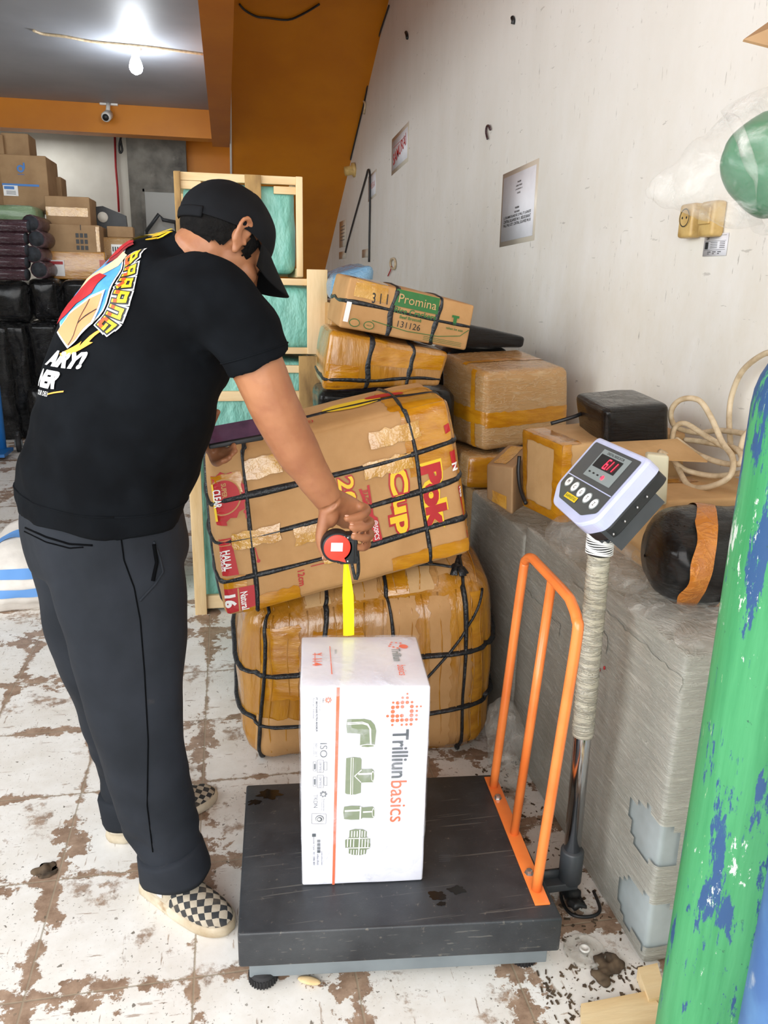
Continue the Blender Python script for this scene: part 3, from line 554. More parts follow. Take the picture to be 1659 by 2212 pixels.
# supports behind: black parcels down to the floor
k = 0
rows = [(-40, 60, 608, 692), (66, 128, 604, 692), (134, 203, 606, 692), (209, 290, 584, 692), (-40, 22, 698, 960), (66, 128, 698, 830), (134, 203, 698, 830), (209, 300, 698, 830), (28, 60, 698, 960), (66, 128, 836, 960), (134, 203, 836, 960), (209, 300, 836, 960)]
names = ['crumpled black parcel at the left edge right under the rolls', 'black parcel under the dark rolls, beside the shirt print', 'black parcel right under the amber taped carton', 'black parcel right under the dark parcel with barcode label', 'tall black bag rising behind the blue hand truck', 'black parcel in the middle row left of the shirt print', 'black parcel in the middle row mostly behind the shirt', 'black parcel in the middle row fully behind the man', 'narrow black bag between hand truck and the shirt', 'bottom black parcel above the caster wheels', 'bottom black parcel behind the shirt hem', 'bottom black parcel behind the man on the right']
for (x0, x1, y0, y1), lab in zip(rows, names):
    a = ay(x0, y1, 7.25)+V((.012, 0, .0)); b = ay(x1, y0, 7.25)-V((.012, 0, .0)); a.z = max(a.z, 0.0) if y1 < 955 else 0
    carton('black_parcel', lab, 'parcel', b8((a.x, 7.25+.05*(k % 3), a.z), (b.x, 7.25+.05*(k % 3), a.z), (a.x, 7.25, b.z), (b.x, 7.25, b.z), (0, .6, 0)), 'blackbag', r=.05, bulge=.015, amp=.018, res=.04, seed=k, group='black parcels piled at the back left'); k += 1
for i, (x, y, r_) in enumerate(((30, 592, 0), (30, 566, 0), (30, 540, 0), (28, 514, 0), (34, 488, 0), (72, 484, 1), (84, 517, 1), (78, 550, 1), (90, 583, 1))):
    lab = ['lowest maroon roll with dark end at the left edge', 'second maroon roll from the bottom of the left pile', 'middle maroon roll of the left pile', 'fourth maroon roll up in the left pile', 'top roll of the left pile under green film', 'round ended dark roll at the top of the right pile', 'second dark roll down in the right pile', 'third dark roll down in the right pile', 'lowest dark roll in the right pile above the black parcels'][i]
    c = ay(x, y, 7.15+.1*r_); e = .065 if r_ else .053; t = thing('rolled_mat', (c.x, c.y, c.z-e), lab, 'roll', 'rolled mats piled in plastic')
    if not r_: G().tube([(c.x-.5, 7.3, c.z), (c.x+.10, 7.15, c.z)], e*.95, 16).out('mat_roll', 'maroon', t); G().tube([(c.x+.10, 7.15, c.z), (c.x+.106, 7.148, c.z)], e*.86, 16).out('roll_end', 'rollend', t)
    else: G().tube([(c.x+.02, 7.75, c.z), (c.x, 7.16, c.z)], e*1.05, 16).out('mat_roll', 'maroon', t); G().tube([(c.x, 7.16, c.z), (c.x, 7.155, c.z)], e*.9, 16).out('roll_end', 'rollend', t)
pb, rt = bgbox('film_bundle', 'pale green film bundle lying on top of the maroon rolls', -40, 443, 74, 478, 7.35, .4, 'greenf', 'bundle', r=.05, amp=.02, seed=2)
# blue hand truck
t = thing('hand_truck', tuple(az(10, 1000)), 'blue metal hand truck standing at the left edge of the frame', 'hand truck')
h0 = az(8, 985); 
G().tube([(h0.x, h0.y, .06), (h0.x-.02, h0.y+.1, 1.05)], .03, 10).out('frame_rail', 'bluep', t); G().tube([(h0.x-.35, h0.y, .06), (h0.x-.37, h0.y+.1, 1.05)], .03, 10).out('frame_rail', 'bluep', t)
G().box((h0.x-.17, h0.y-.1, .05), (.24, .14, .012)).out('toe_plate', 'bluep', t, False)
for z in (.35, .7, 1.0): G().tube([(h0.x, h0.y+.1*z, z), (h0.x-.36, h0.y+.1*z, z)], .016, 8).out('crossbar', 'bluep', t)
for px, py in ((42, 960), (68, 958)):
    c = az(px, py+16); t = thing('caster_wheel', (c.x, c.y, 0), 'black caster wheel by the hand truck, '+('nearer the left edge' if px == 42 else 'closer to the shirt hem'), 'wheel')
    G().lathe((c.x-.02, c.y, .07), [(.055, 0), (.07, .005), (.07, .035), (.055, .04)], (1, .2, 0)).out('tyre', 'rub', t); G().lathe((c.x-.03, c.y, .07), [(.03, 0), (.03, .06)], (1, .2, 0)).out('hub', 'grey', t)
    G().tube([(c.x, c.y, .07), (c.x, c.y, .17)], .018, 8).out('fork', 'black_paint', t)
setp(G().tube([ay(316, 500, 9.5), ay(343, 463, 9.5), ay(352, 475, 9.5), ay(380, 480, 9.5)], .02, 8).tube([ay(316, 500, 9.5), V((ay(316, 500, 9.5).x-.1, 9.3, .02))], .02, 8).tube([ay(380, 480, 9.5), V((ay(380, 480, 9.5).x+.1, 9.3, .02))], .02, 8).out('metal_bar', 'dgrey'), 'bent grey metal bar leaning in front of the white door', 'bar')
# white sack
pb, rt = carton('woven_sack', 'large white woven sack with blue stripes lying on the tiles', 'sack', b8((-1.18, 3.32, 0), (-.25, 3.42, 0), (-1.08, 3.46, .27), (-.30, 3.5, .25), (-.03, .62, 0), (-.03, .42, .03)), 'sackm', r=.15, bulge=.03, amp=.03, freq=4, res=.03, seed=2)
for n_, (v0, v1) in enumerate(((.15, .42), (-.38, -.12))): band(pb, rt, [('front', -1, 1, v0, v1)], 'lblue' if 0 else M('blue_sack_stripe', (96, 148, 210), rough=.6), 'blue_stripe', .002, .0)
band(pb, rt, [('top', -.9, 1, -.5, -.1)], bpy.data.materials['blue_sack_stripe'], 'blue_stripe', .002, 0)
# ---------------- wooden crates with mint tarp
def crate(label, x0, x1, y0, y1, z0, z1, posts, rails, bw=.022, lean=0):
    t = thing('wooden_crate', ((x0+x1)/2, (y0+y1)/2, z0), label, 'crate'); L = lambda x: x
    p = carton_in = PB(b8x(x0+.03, x1-.03, y0+.035, y1-.03, z0+.02, z1-.035), .03, .012, .008, 5, .03, int(z0*10)+1); mk('tarp_bundle', *p.mesh(), 'tarp', t)
    for x, wd, f, zz0, zz1, m in posts: G().box((x, (y0 if f else y1), (zz0+zz1)/2), (wd/2, .011, (zz1-zz0)/2), bev=.002).out('post', m, t)
    for z, wd, f, xa, xb in rails: G().box(((xa+xb)/2, (y0+.02 if f else y1-.02), z), ((xb-xa)/2, .012, wd/2), bev=.002).out('rail', 'woodh', t)
    for x in (x0+.012, x1-.012):
        for z in (z0+.02, z1-.016): G().box((x, (y0+y1)/2, z), (.012, (y1-y0)/2, .018), bev=.002).out('side_rail', 'wood', t)
    return t
Yc = 3.35
f = lambda x, y: ay(x, y, Yc)
xl, xr, zt, zm = f(375, 370).x, f(652, 400).x, f(380, 370).z, f(640, 598).z
crate('upper wooden crate with mint tarp bundle, behind the bent man', xl, xr, Yc, Yc+.5, zm-.005, zt+.0,
 [(xl+.011, .024, 1, zm, zt, 'woodd'), (xr-.011, .026, 1, zm, zt-.0, 'wood'), (f(546, 390).x, .062, 1, zt-.30, zt+.0, 'woodd'), (xl+.011, .024, 0, zm, zt, 'wood'), (xr-.011, .024, 0, zm, zt, 'wood')],
 [(zt-.014, .03, 1, xl, xr), (zt-.014, .03, 0, xl, xr), (zt-.045, .03, 1, xl, xl+.10), (zt-.05, .028, 1, xr-.11, xr-.02), (zm+.015, .03, 0, xl, xr)])
xr2 = f(702, 700).x; zb = f(650, 757).z; xc = f(426, 1200).x; xl = xc+.03
crate('middle wooden crate with mint tarp and a pale front board', xl-.03, xr2, Yc-.05, Yc+.55, zb-.012, zm-.007,
 [(f(682, 600).x, .082, 1, zb-.05+.04, zm+.03, 'wood'), (xl-.02, .03, 1, zb, zm-.01, 'wood'), (xl-.02, .03, 0, zb, zm-.01, 'wood'), (xr2-.02, .03, 0, zb, zm-.01, 'wood')],
 [(zm-.02, .026, 1, xl-.03, xr2), (zb+.002, .026, 1, xl-.03, xr2), (zm-.02, .026, 0, xl-.03, xr2)])
crate('lowest weathered crate with mint tarp, standing on the floor', xl-.04, xr2-.02, Yc-.08, Yc+.55, 0, zb-.014,
 [(f(664, 800).x, .085, 1, .03, zb-.016, 'woodd'), (xl-.02, .05, 1, 0.0, zb-.016, 'wood'), (xl-.02, .03, 0, 0, zb-.016, 'wood'), (xr2-.04, .03, 0, 0, zb-.016, 'wood')],
 [(f(660, 778).z-.03, .03, 1, xl-.03, xr2-.03), (f(660, 850).z, .04, 1, xl-.03, xr2-.03), (.05, .06, 1, xl-.03, xr2-.03)])
# film packs between crate and wall
a = ay(702, 640, 3.2); b = ay(812, 572, 3.2)
pb, rt = carton('film_pack', 'blue film wrapped pack on top of a carton behind the tied cartons', 'parcel', b8((a.x+.02, 3.15, a.z-.02), (b.x-.01, 3.2, a.z+.04), (a.x+.02, 3.15, b.z-.04), (b.x-.01, 3.2, b.z), (0, .4, 0)), 'bluepl', r=.03, bulge=.01, amp=.012, seed=4)
z3 = a.z-.02
carton('carton', 'amber carton under the blue film pack', 'box', b8x(a.x+.01, b.x+.1, 3.12, 3.6, z3-.12, z3-.002), 'taped', seed=3)
carton('purple_parcel', 'purple film parcel squeezed between crate board and tied cartons', 'parcel', b8x(a.x+.02, b.x+.05, 3.0, 3.6, z3-.36, z3-.125), 'purp', r=.05, amp=.015, seed=5)
carton('black_parcel', 'tall black parcel standing behind the two tied cartons', 'parcel', b8x(a.x+.02, b.x+.15, 3.0, 3.6, 0, z3-.365), 'black', r=.04, amp=.012, seed=6)
# the two tied cartons
Yp = 2.62
F = lambda x, y, Y=Yp: ay(x, y, Y)
pb, rt = carton('carton', 'green printed snack carton tied with black straps, top of the stack', 'box', b8(F(733, 706), F(1006, 757, 2.66), F(757, 598), F(1026, 660, 2.66), (-.01, .27, .012)), 'card', r=.008, bulge=.006, amp=.003, seed=11)
hw, hh = pb.h[0], pb.h[2]; A = Art(on_face(pb, 'front', .004), .03)
A.rect(-hw*.27, hh*.28, hw*.42, hh*.95, 'dgr'); A.text('Promina', hw*.08, hh*.62, w=hw*.60, mat='card2', lay=2)
A.text('Rice Crackers', hw*.08, hh*.13, w=hw*.66, mat='dgr', bold=.02); A.text('Beef Broccoli', hw*.02, -hh*.12, w=hw*.34, mat='dgr', bold=.02); A.text('131126', hw*.02, -hh*.42, w=hw*.36, mat='ink')
A.text('3 1 1', -hw*.50, hh*.42, w=hw*.24, h=hh*.42, rot=.1, mat='ink', bold=.01)
A.stroke([(hw*.72, hh*.0), (hw*.72, hh*.38)], .012, 'dgr'); A.rect(hw*.66, hh*.3, hw*.78, hh*.4, 'dgr'); A.text('tahan ke atas', hw*.74, -hh*.18, w=hw*.28, mat='dgr', bold=.01)
A.stroke([(-hw*.55, -hh*.5), (-.0, -hh*.66), (hw*.5, -hh*.62), (hw*.85, -hh*.42), (hw*.97, -hh*.1)], .0022, 'dgr')
for i in range(3): A.rect(hw*.28, -hh*(.72+.07*i), hw*.9, -hh*(.735+.07*i), 'dgr')
for x in (-.8, -.58): A.poly(circ(hw*x, -hh*.72, .018, .013), 'dgr'); A.poly(circ(hw*x, -hh*.72, .0155, .0105), 'card', 1)
A.text('HALAL', -hw*.58, -hh*.72, w=.018, mat='dgr', lay=2); A.rect(-hw*.97, -hh*.75, -hw*.9, hh*.05, 'white'); A.out('printed_lettering', rt)
band(pb, rt, [('front', -.9, -.4, .3, 1.0), ('top', -.9, -.4, -1, .2)], 'tapel')
for c in (-.27, .42): pb.strap(0, c, .02, parent=rt, c1=c+.06)
pb.strap(2, .05, .014, parent=rt, wob=.006)
pb2, rt2 = carton('carton', 'amber taped carton tied with straps under the green printed one', 'box', b8(F(696, 842), F(948, 834, 2.66), F(714, 714), F(968, 762, 2.66), (0, .28, .01)), 'taped', r=.016, bulge=.01, amp=.008, freq=7, seed=12)
band(pb2, rt2, [('front', -1, -.45, -1, -.1), ('front', -.3, .95, -.05, .75)], 'tape')
for c in (-.27, .42): pb2.strap(0, c, .02, parent=rt2, c1=c-.05)
pb2.strap(2, -.62, .014, parent=rt2, wob=.015)
zz = min(F(696, 842).z, F(948, 834).z)-.02
carton('black_parcel', 'tall black wrapped parcel supporting the two tied cartons', 'parcel', b8x(F(696, 842).x-.0, .80, 2.72, 2.98, 0, zz), 'black', r=.03, amp=.01, seed=8)
pb, rt = carton('black_parcel', 'small black wrapped parcel beside the green printed carton at the wall', 'parcel', b8(ay(1000, 752, 2.95), ay(1133, 752, 3.0), ay(1008, 700, 2.95), ay(1136, 728, 3.0), (0, .3, 0)), 'black', r=.02, amp=.005, seed=9)
zz2 = ay(1000, 752, 2.95).z
carton('black_parcel', 'tall black parcel standing between the tied cartons and the cloudy wrapped box', 'parcel', b8x(.84, 1.12, 3.10, 3.3, 0, zz2-.012), 'black', r=.03, amp=.01, seed=10)
# film wrapped cartons by the wall
Yw = 2.66
pb, rt = carton('wrapped_box', 'tall film wrapped carton with an amber tape belt against the wall', 'box', b8(ay(1046, 975, Yw), ay(1228, 948, Yw+.06), ay(1048, 806, Yw), ay(1229, 795, Yw+.06), (-.085, .28, 0), (-.085, .30, .042)), 'wrapw', r=.022, bulge=.004, amp=.004, seed=13, res=.02)
band(pb, rt, [('front', -1, 1, -.42, -.02), ('left', -1, 1, -.35, .0)], 'tape', jag=.006); band(pb, rt, [('left', .45, .62, -1, 1), ('top', -1, 1, -.15, .02)], 'tape')
A = ay(1046, 975, Yw)
pb, rt = carton('wrapped_box', 'lower film wrapped carton under the tall wrapped one', 'box', b8x(.83, 1.24, Yw-.01, 2.99, .70, A.z-.015), 'wrapw', r=.02, amp=.006, seed=14)
band(pb, rt, [('front', -1, -.2, -1, 1)], 'tape', jag=.01)
# big wrapped appliances along the wall
def appliance(label, x0, x1, y0, y1, h, seed, patches=()):
    t = thing('wrapped_appliance', ((x0+x1)/2, (y0+y1)/2, 0), label, 'appliance'); pb = PB(b8x(x0, x1, y0, y1, 0, h), .012, 0, 0, 6, .05); mk('metal_body', *pb.mesh(), 'fridge', t)
    sh = PB(b8x(x0-.006, x1+.004, y0-.006, y1+.004, .0, h+.006), .012, .002, .003, 7, .016, seed); vs, fs = sh.mesh()
    def hole(f):
        c = sum((vs[i] for i in f), V((0, 0, 0)))/len(f)
        for (ya, za, ry, rz) in patches:
            if c.x < (x0+x1)/2 and c.y > y0+.001 and ((c.y-ya)/ry)**2+((c.z-za)/rz)**2 < 1+.8*noise.noise(c*14): return True
            if c.y < y0+.03 and ((c.x-x0)/ry)**2+((c.z-za)/rz)**2 < .7 and ya < y0+.12: return True
        return False
    mk('plastic_wrap', vs, [f for f in fs if not hole(f)], 'wrap', t); return sh, t
sh, rt = appliance('big film wrapped appliance beside the scale pole, nearest one', .848, 1.31, 1.236, 2.08, .735, 3, [(1.245, .10, .11, .07), (1.30, .30, .055, .06), (1.70, .42, .03, .05)])
g = G()
for k_ in range(9):
    u = -.65+.05*k_; g.add(*[x for x in (lambda q: (q.v, q.f))(G().ell(sh.pt(sh.q('left', -u-.35, .52-.045*k_+.01*sin(k_*3)), .003), (.002, .0035, .005), n=5))])
g.out('red_paint_spots', 'red', rt)
g = G()
for k_, (u0, u1, v0, v1) in enumerate(((-1, .3, .62, .74), (-.2, 1, .80, .88), (-1, -.3, .40, .50))):
    g.add(*sh.patch('left', u0, u1, v0, v1, off=.003, jag=.01))
g.out('loose_film_fold', 'wrap', rt)
sh2, rt = appliance('darker film wrapped appliance farther back, behind the orange rail', .85, 1.31, 2.10, 2.62, .70, 9)
carton('wrapped_box', 'film wrapped base box under the lower wrapped carton', 'box', b8x(.86, 1.30, 2.64, 3.02, 0, .695), 'wrapw', r=.02, amp=.006, seed=19)
# crumpled film lumps lying on the appliance top
def lump(label, pts, r, seed, mat='bagfloor'):
    g = G()
    for p, q in zip(pts, r): g.ell(p, q, n=12)
    vs, fs = remesh([g], .010, 4, lambda v, n: .020*(.35-abs(noise.noise(v*8+V((seed, 0, 0)))))+.008*(.3-abs(noise.noise(v*22)))); setp(mk('film_bundle', vs, fs, mat), label, 'film')
lump('crumpled cloudy film bundle on the appliance behind the indicator neck', [(.90, 1.86, .77), (.93, 1.70, .765), (.90, 1.60, .765)], [(.075, .11, .055), (.075, .1, .04), (.06, .09, .04)], 1)
lump('crumpled cloudy film padding on the appliance under the dark roll', [(.93, 1.42, .755), (1.02, 1.33, .76), (1.14, 1.30, .755), (.95, 1.28, .75)], [(.10, .12, .03), (.13, .10, .03), (.12, .08, .03), (.1, .06, .025)], 2)
# small worn carton, amber edged box
pb, rt = carton('carton', 'small worn carton with crushed edges left of the amber edged box', 'box', b8(ay(1050, 1078, 2.24), ay(1106, 1112, 2.13), ay(1050, 1003, 2.24), ay(1108, 1010, 2.13), (.12, .14, .0), (.12, .14, .03)), 'card3', r=.008, amp=.006, seed=16)
band(pb, rt, [('front', -.5, .6, -.9, -.3), ('top', -.6, .3, -.8, .8)], 'tapel')
p1, p2, p3, p4 = ax(1127, 1092, .845), ax(1207, 1130, .865), ax(1127, 925, .845), ax(1215, 962, .865)
for p in (p1, p2): p.z = max(p.z, .76)
B2 = V((.40, .06, .0))
c8 = [p2, p2+B2, p4, p4+B2+V((0, 0, .02)), p1, p1+B2, p3, p3+B2+V((0, 0, .02))]
pb, rt = carton('carton', 'cardboard box with thick amber tape round its edges', 'box', c8, 'card2', r=.012, amp=.003, seed=17, res=.02)
for ps in ([('left', -1, -.7, -1, 1)], [('left', .66, 1, -1, 1)], [('left', -1, 1, .8, 1.0)], [('left', -1, 1, -1, -.75)], [('front', -1, -.86, -1, 1)], [('top', -1, -.7, -1, 1)], [('top', -.05, .25, -1, 1)]): band(pb, rt, ps, 'tape', jag=.006, off=.003)
tz = p4.z
fl = G(); e0 = V((p4.x+.13, p4.y-.005, tz+.004)); fl.quad(e0, e0+V((.20, 0, .006)), e0+V((.22, -.12, -.03)), e0+V((-.02, -.09, -.02)), .004); fl.out('open_flap', 'card2', rt, False)
pb, rt = carton('black_parcel', 'black film wrapped parcel on top of the amber edged box', 'parcel', b8(ay(1305, 966, 1.93)+V((0, 0, .004)), ay(1446, 976, 1.93), ay(1306, 884, 1.93), ay(1450, 872, 1.93), (.035, .24, -.01), (.02, .24, .01)), 'black', r=.018, bulge=.004, amp=.004, seed=18, res=.015)
pb, rt = carton('carton', 'flattish carton under the white cable coil at the wall', 'box', b8x(1.0, 1.33, 1.63, 1.87, .742, .935, .03), 'card2', r=.008, amp=.004, seed=20)
band(pb, rt, [('top', -.9, .2, .4, .7)], 'tape')
# dark roll parcel with orange tape
P0 = V((1.27, 1.385, .880)); P1 = V((.868, 1.465, .862)); dr = (P1-P0); L = dr.length
t = thing('roll_parcel', (1.05, 1.40, .76), 'black wrapped roll parcel banded with orange tape', 'parcel')
def rollmesh(off, s0=0, s1=1, n=64, m=40):
    d = dr.normalized(); e = V((0, 0, 1)).cross(d).normalized(); u = d.cross(e); vs = []; fs = []
    def rad(s):
        x = min(s, 1-s)*L; return .104 if x > .075 else .104*sqrt(max(0, 1-((.075-x)/.075)**2.2))
    for i in range(m+1):
        for k in range(n):
            a = 2*pi*k/n; lo = s0(a) if callable(s0) else s0; hi = s1(a) if callable(s1) else s1; s = lo+(hi-lo)*i/m
            dirn = e*cos(a)+u*sin(a); p = P0+dr*s+(e*cos(a)*1.1+u*sin(a)*.97)*rad(s); q = p-P0
            p += dirn*(.013*noise.noise(q*9)+.0035*noise.noise(q*28)+off)+(d*off if s > .8 else V()); vs.append(p)
    for i in range(m):
        for k in range(n): fs.append((i*n+k, i*n+(k+1) % n, (i+1)*n+(k+1) % n, (i+1)*n+k))
    return vs, fs
mk('wrapped_body', *rollmesh(0), 'black', t)
mk('orange_tape', *rollmesh(.003, lambda a: .70+.07*cos(a+.6), lambda a: .80+.07*cos(a+.6)+.008*sin(7*a)), 'orfoil', t)
mk('orange_tape', *rollmesh(.003, lambda a: .10+.05*cos(2*a), lambda a: .30+.05*cos(2*a+1)), 'orfoil', t)
def sect(a0, a1, r0_, r1_, mat):
    vs = []; N_ = 24
    for i in range(N_+1):
        for k in range(N_+1):
            a = a0+(a1-a0)*k/N_; s = r0_+(r1_-r0_)*i/N_; x = min(s, 1-s)*L; rd = .104 if x > .075 else .104*sqrt(max(0, 1-((.075-x)/.075)**2.2))
            d = dr.normalized(); e = V((0, 0, 1)).cross(d).normalized(); u = d.cross(e); dirn = e*cos(a)+u*sin(a); p = P0+dr*s+(e*cos(a)*1.1+u*sin(a)*.97)*rd; q = p-P0
            vs.append(p+dirn*(.013*noise.noise(q*9)+.0035*noise.noise(q*28)+.005)+d*.005)
    mk('orange_tape', vs, [(i*(N_+1)+k, i*(N_+1)+k+1, (i+1)*(N_+1)+k+1, (i+1)*(N_+1)+k) for i in range(N_) for k in range(N_)], mat, t)
sect(-1.5, .25, .34, .66, 'orfoil')
# little cream box behind the indicator
pb, rt = carton('power_adapter', 'cream plastic box with rounded corners leaning behind the indicator', 'power box', b8(ay(1392, 1088, 1.62), ay(1440, 1092, 1.60), ay(1398, 980, 1.62), ay(1446, 985, 1.60), (.02, .045, -.004)), 'soc', r=.006, amp=0, seed=1)
bpy.data.objects[rt.children[0].name].name = 'housing'; rt.children[0].data.materials[0] = M('cream_plastic', (218, 212, 182), (206, 198, 166), 12, .45)
# cable coil
def cpx(pts, r, name, mat, label, cat, sub=8): return setp(G().tube([ax(x, y, X) for x, y, X in pts], r, 10, sub=sub).out(name, mat), label, cat)
cpx([(1425, 975, 1.10), (1450, 990, 1.14), (1480, 1015, 1.18), (1540, 1028, 1.22), (1600, 1022, 1.24), (1655, 1012, 1.25), (1640, 950, 1.28), (1560, 930, 1.30), (1510, 935, 1.28), (1465, 925, 1.22), (1450, 905, 1.19), (1453, 880, 1.18), (1475, 862, 1.19), (1510, 865, 1.21), (1535, 900, 1.22), (1560, 955, 1.22), (1583, 990, 1.21), (1575, 1030, 1.19), (1530, 1052, 1.16), (1490, 1050, 1.15), (1468, 1018, 1.16), (1455, 985, 1.18), (1455, 930, 1.20), (1480, 915, 1.22), (1530, 945, 1.24), (1590, 975, 1.25), (1610, 940, 1.27), (1640, 905, 1.28)], .0075, 'white_cable', 'cable', 'thick dirty white cable coiled on the cartons by the wall', 'cable')
cpx([(1460, 948, 1.20), (1505, 980, 1.22), (1560, 1000, 1.22), (1600, 1000, 1.22), (1590, 970, 1.24), (1520, 955, 1.25), (1480, 950, 1.24)], .0075, 'white_cable', 'cable', 'second loop of dirty white cable lying inside the coil', 'cable')
cpx([(1578, 962, 1.30), (1575, 900, 1.31), (1582, 850, 1.315), (1605, 800, 1.31), (1650, 765, 1.30), (1690, 760, 1.30)], .0075, 'white_cable', 'cable', 'white cable rising up the wall behind the green cylinder', 'cable')
setp(G().tube([ax(1318, 877, 1.12), ax(1280, 884, 1.05), ax(1240, 900, .98), ax(1190, 915, .92)], .006, 8, sub=6).out('black_hose', 'black_paint'), 'black cable arching over the amber edged box', 'cable')
setp(G().tube([ax(1122, 985, .835), ax(1120, 1020, .832), ax(1124, 1055, .832), ax(1136, 1088, .835)], .006, 8, sub=6).out('black_hose', 'black_paint'), 'black cable hanging down in front of the amber edged box', 'cable')
# ---------------------------------------------------------------- helper: photo pixel -> metric place on a box face
def inv(pb, face, px, py):
    c = pb.pt(pb.q(face, 0, 0)); eu = (pb.pt(pb.q(face, .8, 0))-pb.pt(pb.q(face, -.8, 0))); ev = (pb.pt(pb.q(face, 0, .8))-pb.pt(pb.q(face, 0, -.8)))
    n = eu.cross(ev).normalized(); r = ray(px, py); p = CAM+r*((c-CAM).dot(n)/r.dot(n))-c
    hu = pb.h[0 if face in ('front', 'back', 'top', 'bottom') else 1]; hv = pb.h[2 if face in ('front', 'back', 'left', 'right') else 1]
    m = Matrix(((eu.dot(eu), eu.dot(ev)), (eu.dot(ev), ev.dot(ev)))).inverted() @ V((p.dot(eu), p.dot(ev)))
    return m[0]*1.6*hu, m[1]*1.6*hv
# ---------------- big tied bale on the floor
def mv(v, y): return V((v.x, y, v.z))
pb, rt = carton('tied_bale', 'huge rounded bale of amber taped cardboard tied with black straps on the floor', 'bale',
  b8((.015, 2.10, 0), (.775, 2.055, 0), (.035, 2.13, .485), (.760, 2.09, .575), (.01, .50, 0), (.0, .46, .10)), 'taped', r=.085, bulge=.035, amp=.012, freq=5, res=.022, seed=21)
for ps, mt in (([('front', -.98, -.55, -.95, -.35)], 'card'), ([('front', -.5, -.1, -.2, .7)], 'tape'), ([('front', -.9, -.6, -.1, .8)], 'tape'), ([('front', .45, .62, -.9, .9)], 'card'), ([('front', .8, .95, -.8, .9)], 'tape'), ([('top', -.55, -.35, -1, .5)], 'card2'), ([('top', -.15, .05, -1, .5)], 'card'), ([('top', .1, .3, -1, .6)], 'tape'), ([('top', -.95, -.7, -.9, .5)], 'tape'), ([('top', .55, .8, -.8, .5)], 'card'), ([('top', .3, .5, -1, .2)], 'card2'), ([('front', .1, .35, .3, .95)], 'card')):
    band(pb, rt, ps, mt, 'packing_tape' if mt == 'tape' else 'cardboard_panel', .002, .012)
g = G()
for i in range(16):
    u = -.92+.122*i+.02*sin(i*5); q = [(u+.012*sin(k+i), -.95+1.9*k/12) for k in range(13)]; g.tube([pb.pt(pb.q('front', a_, b_), .001) for a_, b_ in q], .0022, 5)
    g.tube([pb.pt(pb.q('top', a_, -.98+(b_+1)*.6), .001) for a_, b_ in q], .0022, 5)
g.out('cardboard_fold', 'taped', rt)
for c, c1 in ((-.90, -.82), (-.42, -.36), (.16, .08), (.72, .80)): pb.strap(0, c, .017, parent=rt, c1=c1, wob=.012, th=.008)
pb.strap(2, .22, .018, parent=rt, wob=.03, c1=.30, th=.009); pb.strap(2, -.42, .016, parent=rt, wob=.03, c1=-.35, th=.009)
pb.line('front', [(.36, -.05), (.72, .45), (.97, .92)], .012, parent=rt); pb.line('top', [(-.9, -.55), (-.42, -.62), (.16, -.55), (.72, -.72), (.95, .1)], .014, parent=rt)
k0 = pb.pt(pb.q('top', .72, -.72), .006); g = G(); g.ell(k0, (.016, .016, .010), n=8)
for dx, dy in ((-.02, -.045), (.006, -.055), (.02, -.04)): g.tube([k0, k0+V((dx*.6, dy*.6, .006)), k0+V((dx, dy, -.01))], [(.004, .003), (.009, .003), (.012, .002)], 8)
g.out('strap_knot', 'strap', rt)
A = Art(on_face(pb, 'top', .006), .03); A.text('JANGAN', .33*pb.h[0], -.3*pb.h[1], w=.07, rot=-.2, mat='red'); A.text('DIBANTING', .33*pb.h[0], -.42*pb.h[1], w=.07, rot=-.2, mat='red'); A.out('printed_lettering', rt)
# ---------------- big tilted printed carton
YA, YB = 2.03, 2.11
pb, rt = carton('carton', 'large tilted carton with red and yellow cup lettering tied with black straps', 'box',
  b8(ay(486, 1338, YA), ay(1020, 1196, YA), ay(446, 988, YB), ay(968, 858, YB), (-.012, .29, .0), (-.012, .28, .015)), 'card', r=.022, bulge=.016, amp=.005, freq=5, res=.022, seed=22)
bigbox, bigroot = pb, rt
cr = lambda x, y: inv(bigbox, 'front', 380+x/2.37, 780+y/2.37)
A = Art(on_face(pb, 'front', .0035), .02); R_ = -pi/2
def quadc(*p, mat, lay=0): A.poly([cr(*q) for q in p], mat, lay)
def txt(s_, x, y, h, w, mat, bold=0, lay=0, rot=R_):
    c_ = cr(x, y); A.text(s_, c_[0], c_[1], h=h, w=w, rot=rot, mat=mat, bold=bold, lay=lay)
txt('Cup', 1142, 715, .075, .205, 'red', .11, 0); txt('Cup', 1142, 715, .066, .192, 'yel', .04, 1)
A.out('printed_lettering', rt); A = Art(on_face(pb, 'front', .0035), .02)
txt('Pok', 1325, 700, .072, .205, 'yel', .13, 0); txt('Pok', 1325, 700, .064, .188, 'red', .06, 1)
A.out('printed_lettering', rt); A = Art(on_face(pb, 'front', .0035), .02)
txt('20', 875, 665, .050, .085, 'red', .08, 0); txt('20', 875, 665, .045, .078, 'yel', .02, 1)
A.out('printed_lettering', rt); A = Art(on_face(pb, 'front', .0035), .02)
quadc((935, 655), (950, 652), (1052, 930), (1040, 935), mat='red'); quadc((978, 636), (990, 632), (1012, 800), (1000, 800), mat='red')
quadc((988, 800), (1010, 788), (1030, 800), (1055, 910), (1045, 935), (1022, 940), (1008, 925), mat='red', lay=1)
txt('@50PCS', 1020, 865, .018, .056, 'white', .01, 2); txt('PACKS', 968, 705, .018, .050, 'red', .02, 1)
A.out('printed_lettering', rt); A = Art(on_face(pb, 'front', .0035), .02)
quadc((1412, 470), (1447, 458), (1462, 560), (1430, 572), mat='red'); txt('N', 1440, 545, .02, .022, 'white', .04, 2)
A.out('printed_lettering', rt); A = Art(on_face(pb, 'front', .0035), .02)
quadc((1450, 650), (1482, 640), (1515, 795), (1480, 808), mat='red'); txt('les', 1472, 675, .018, .030, 'white', .02, 2)
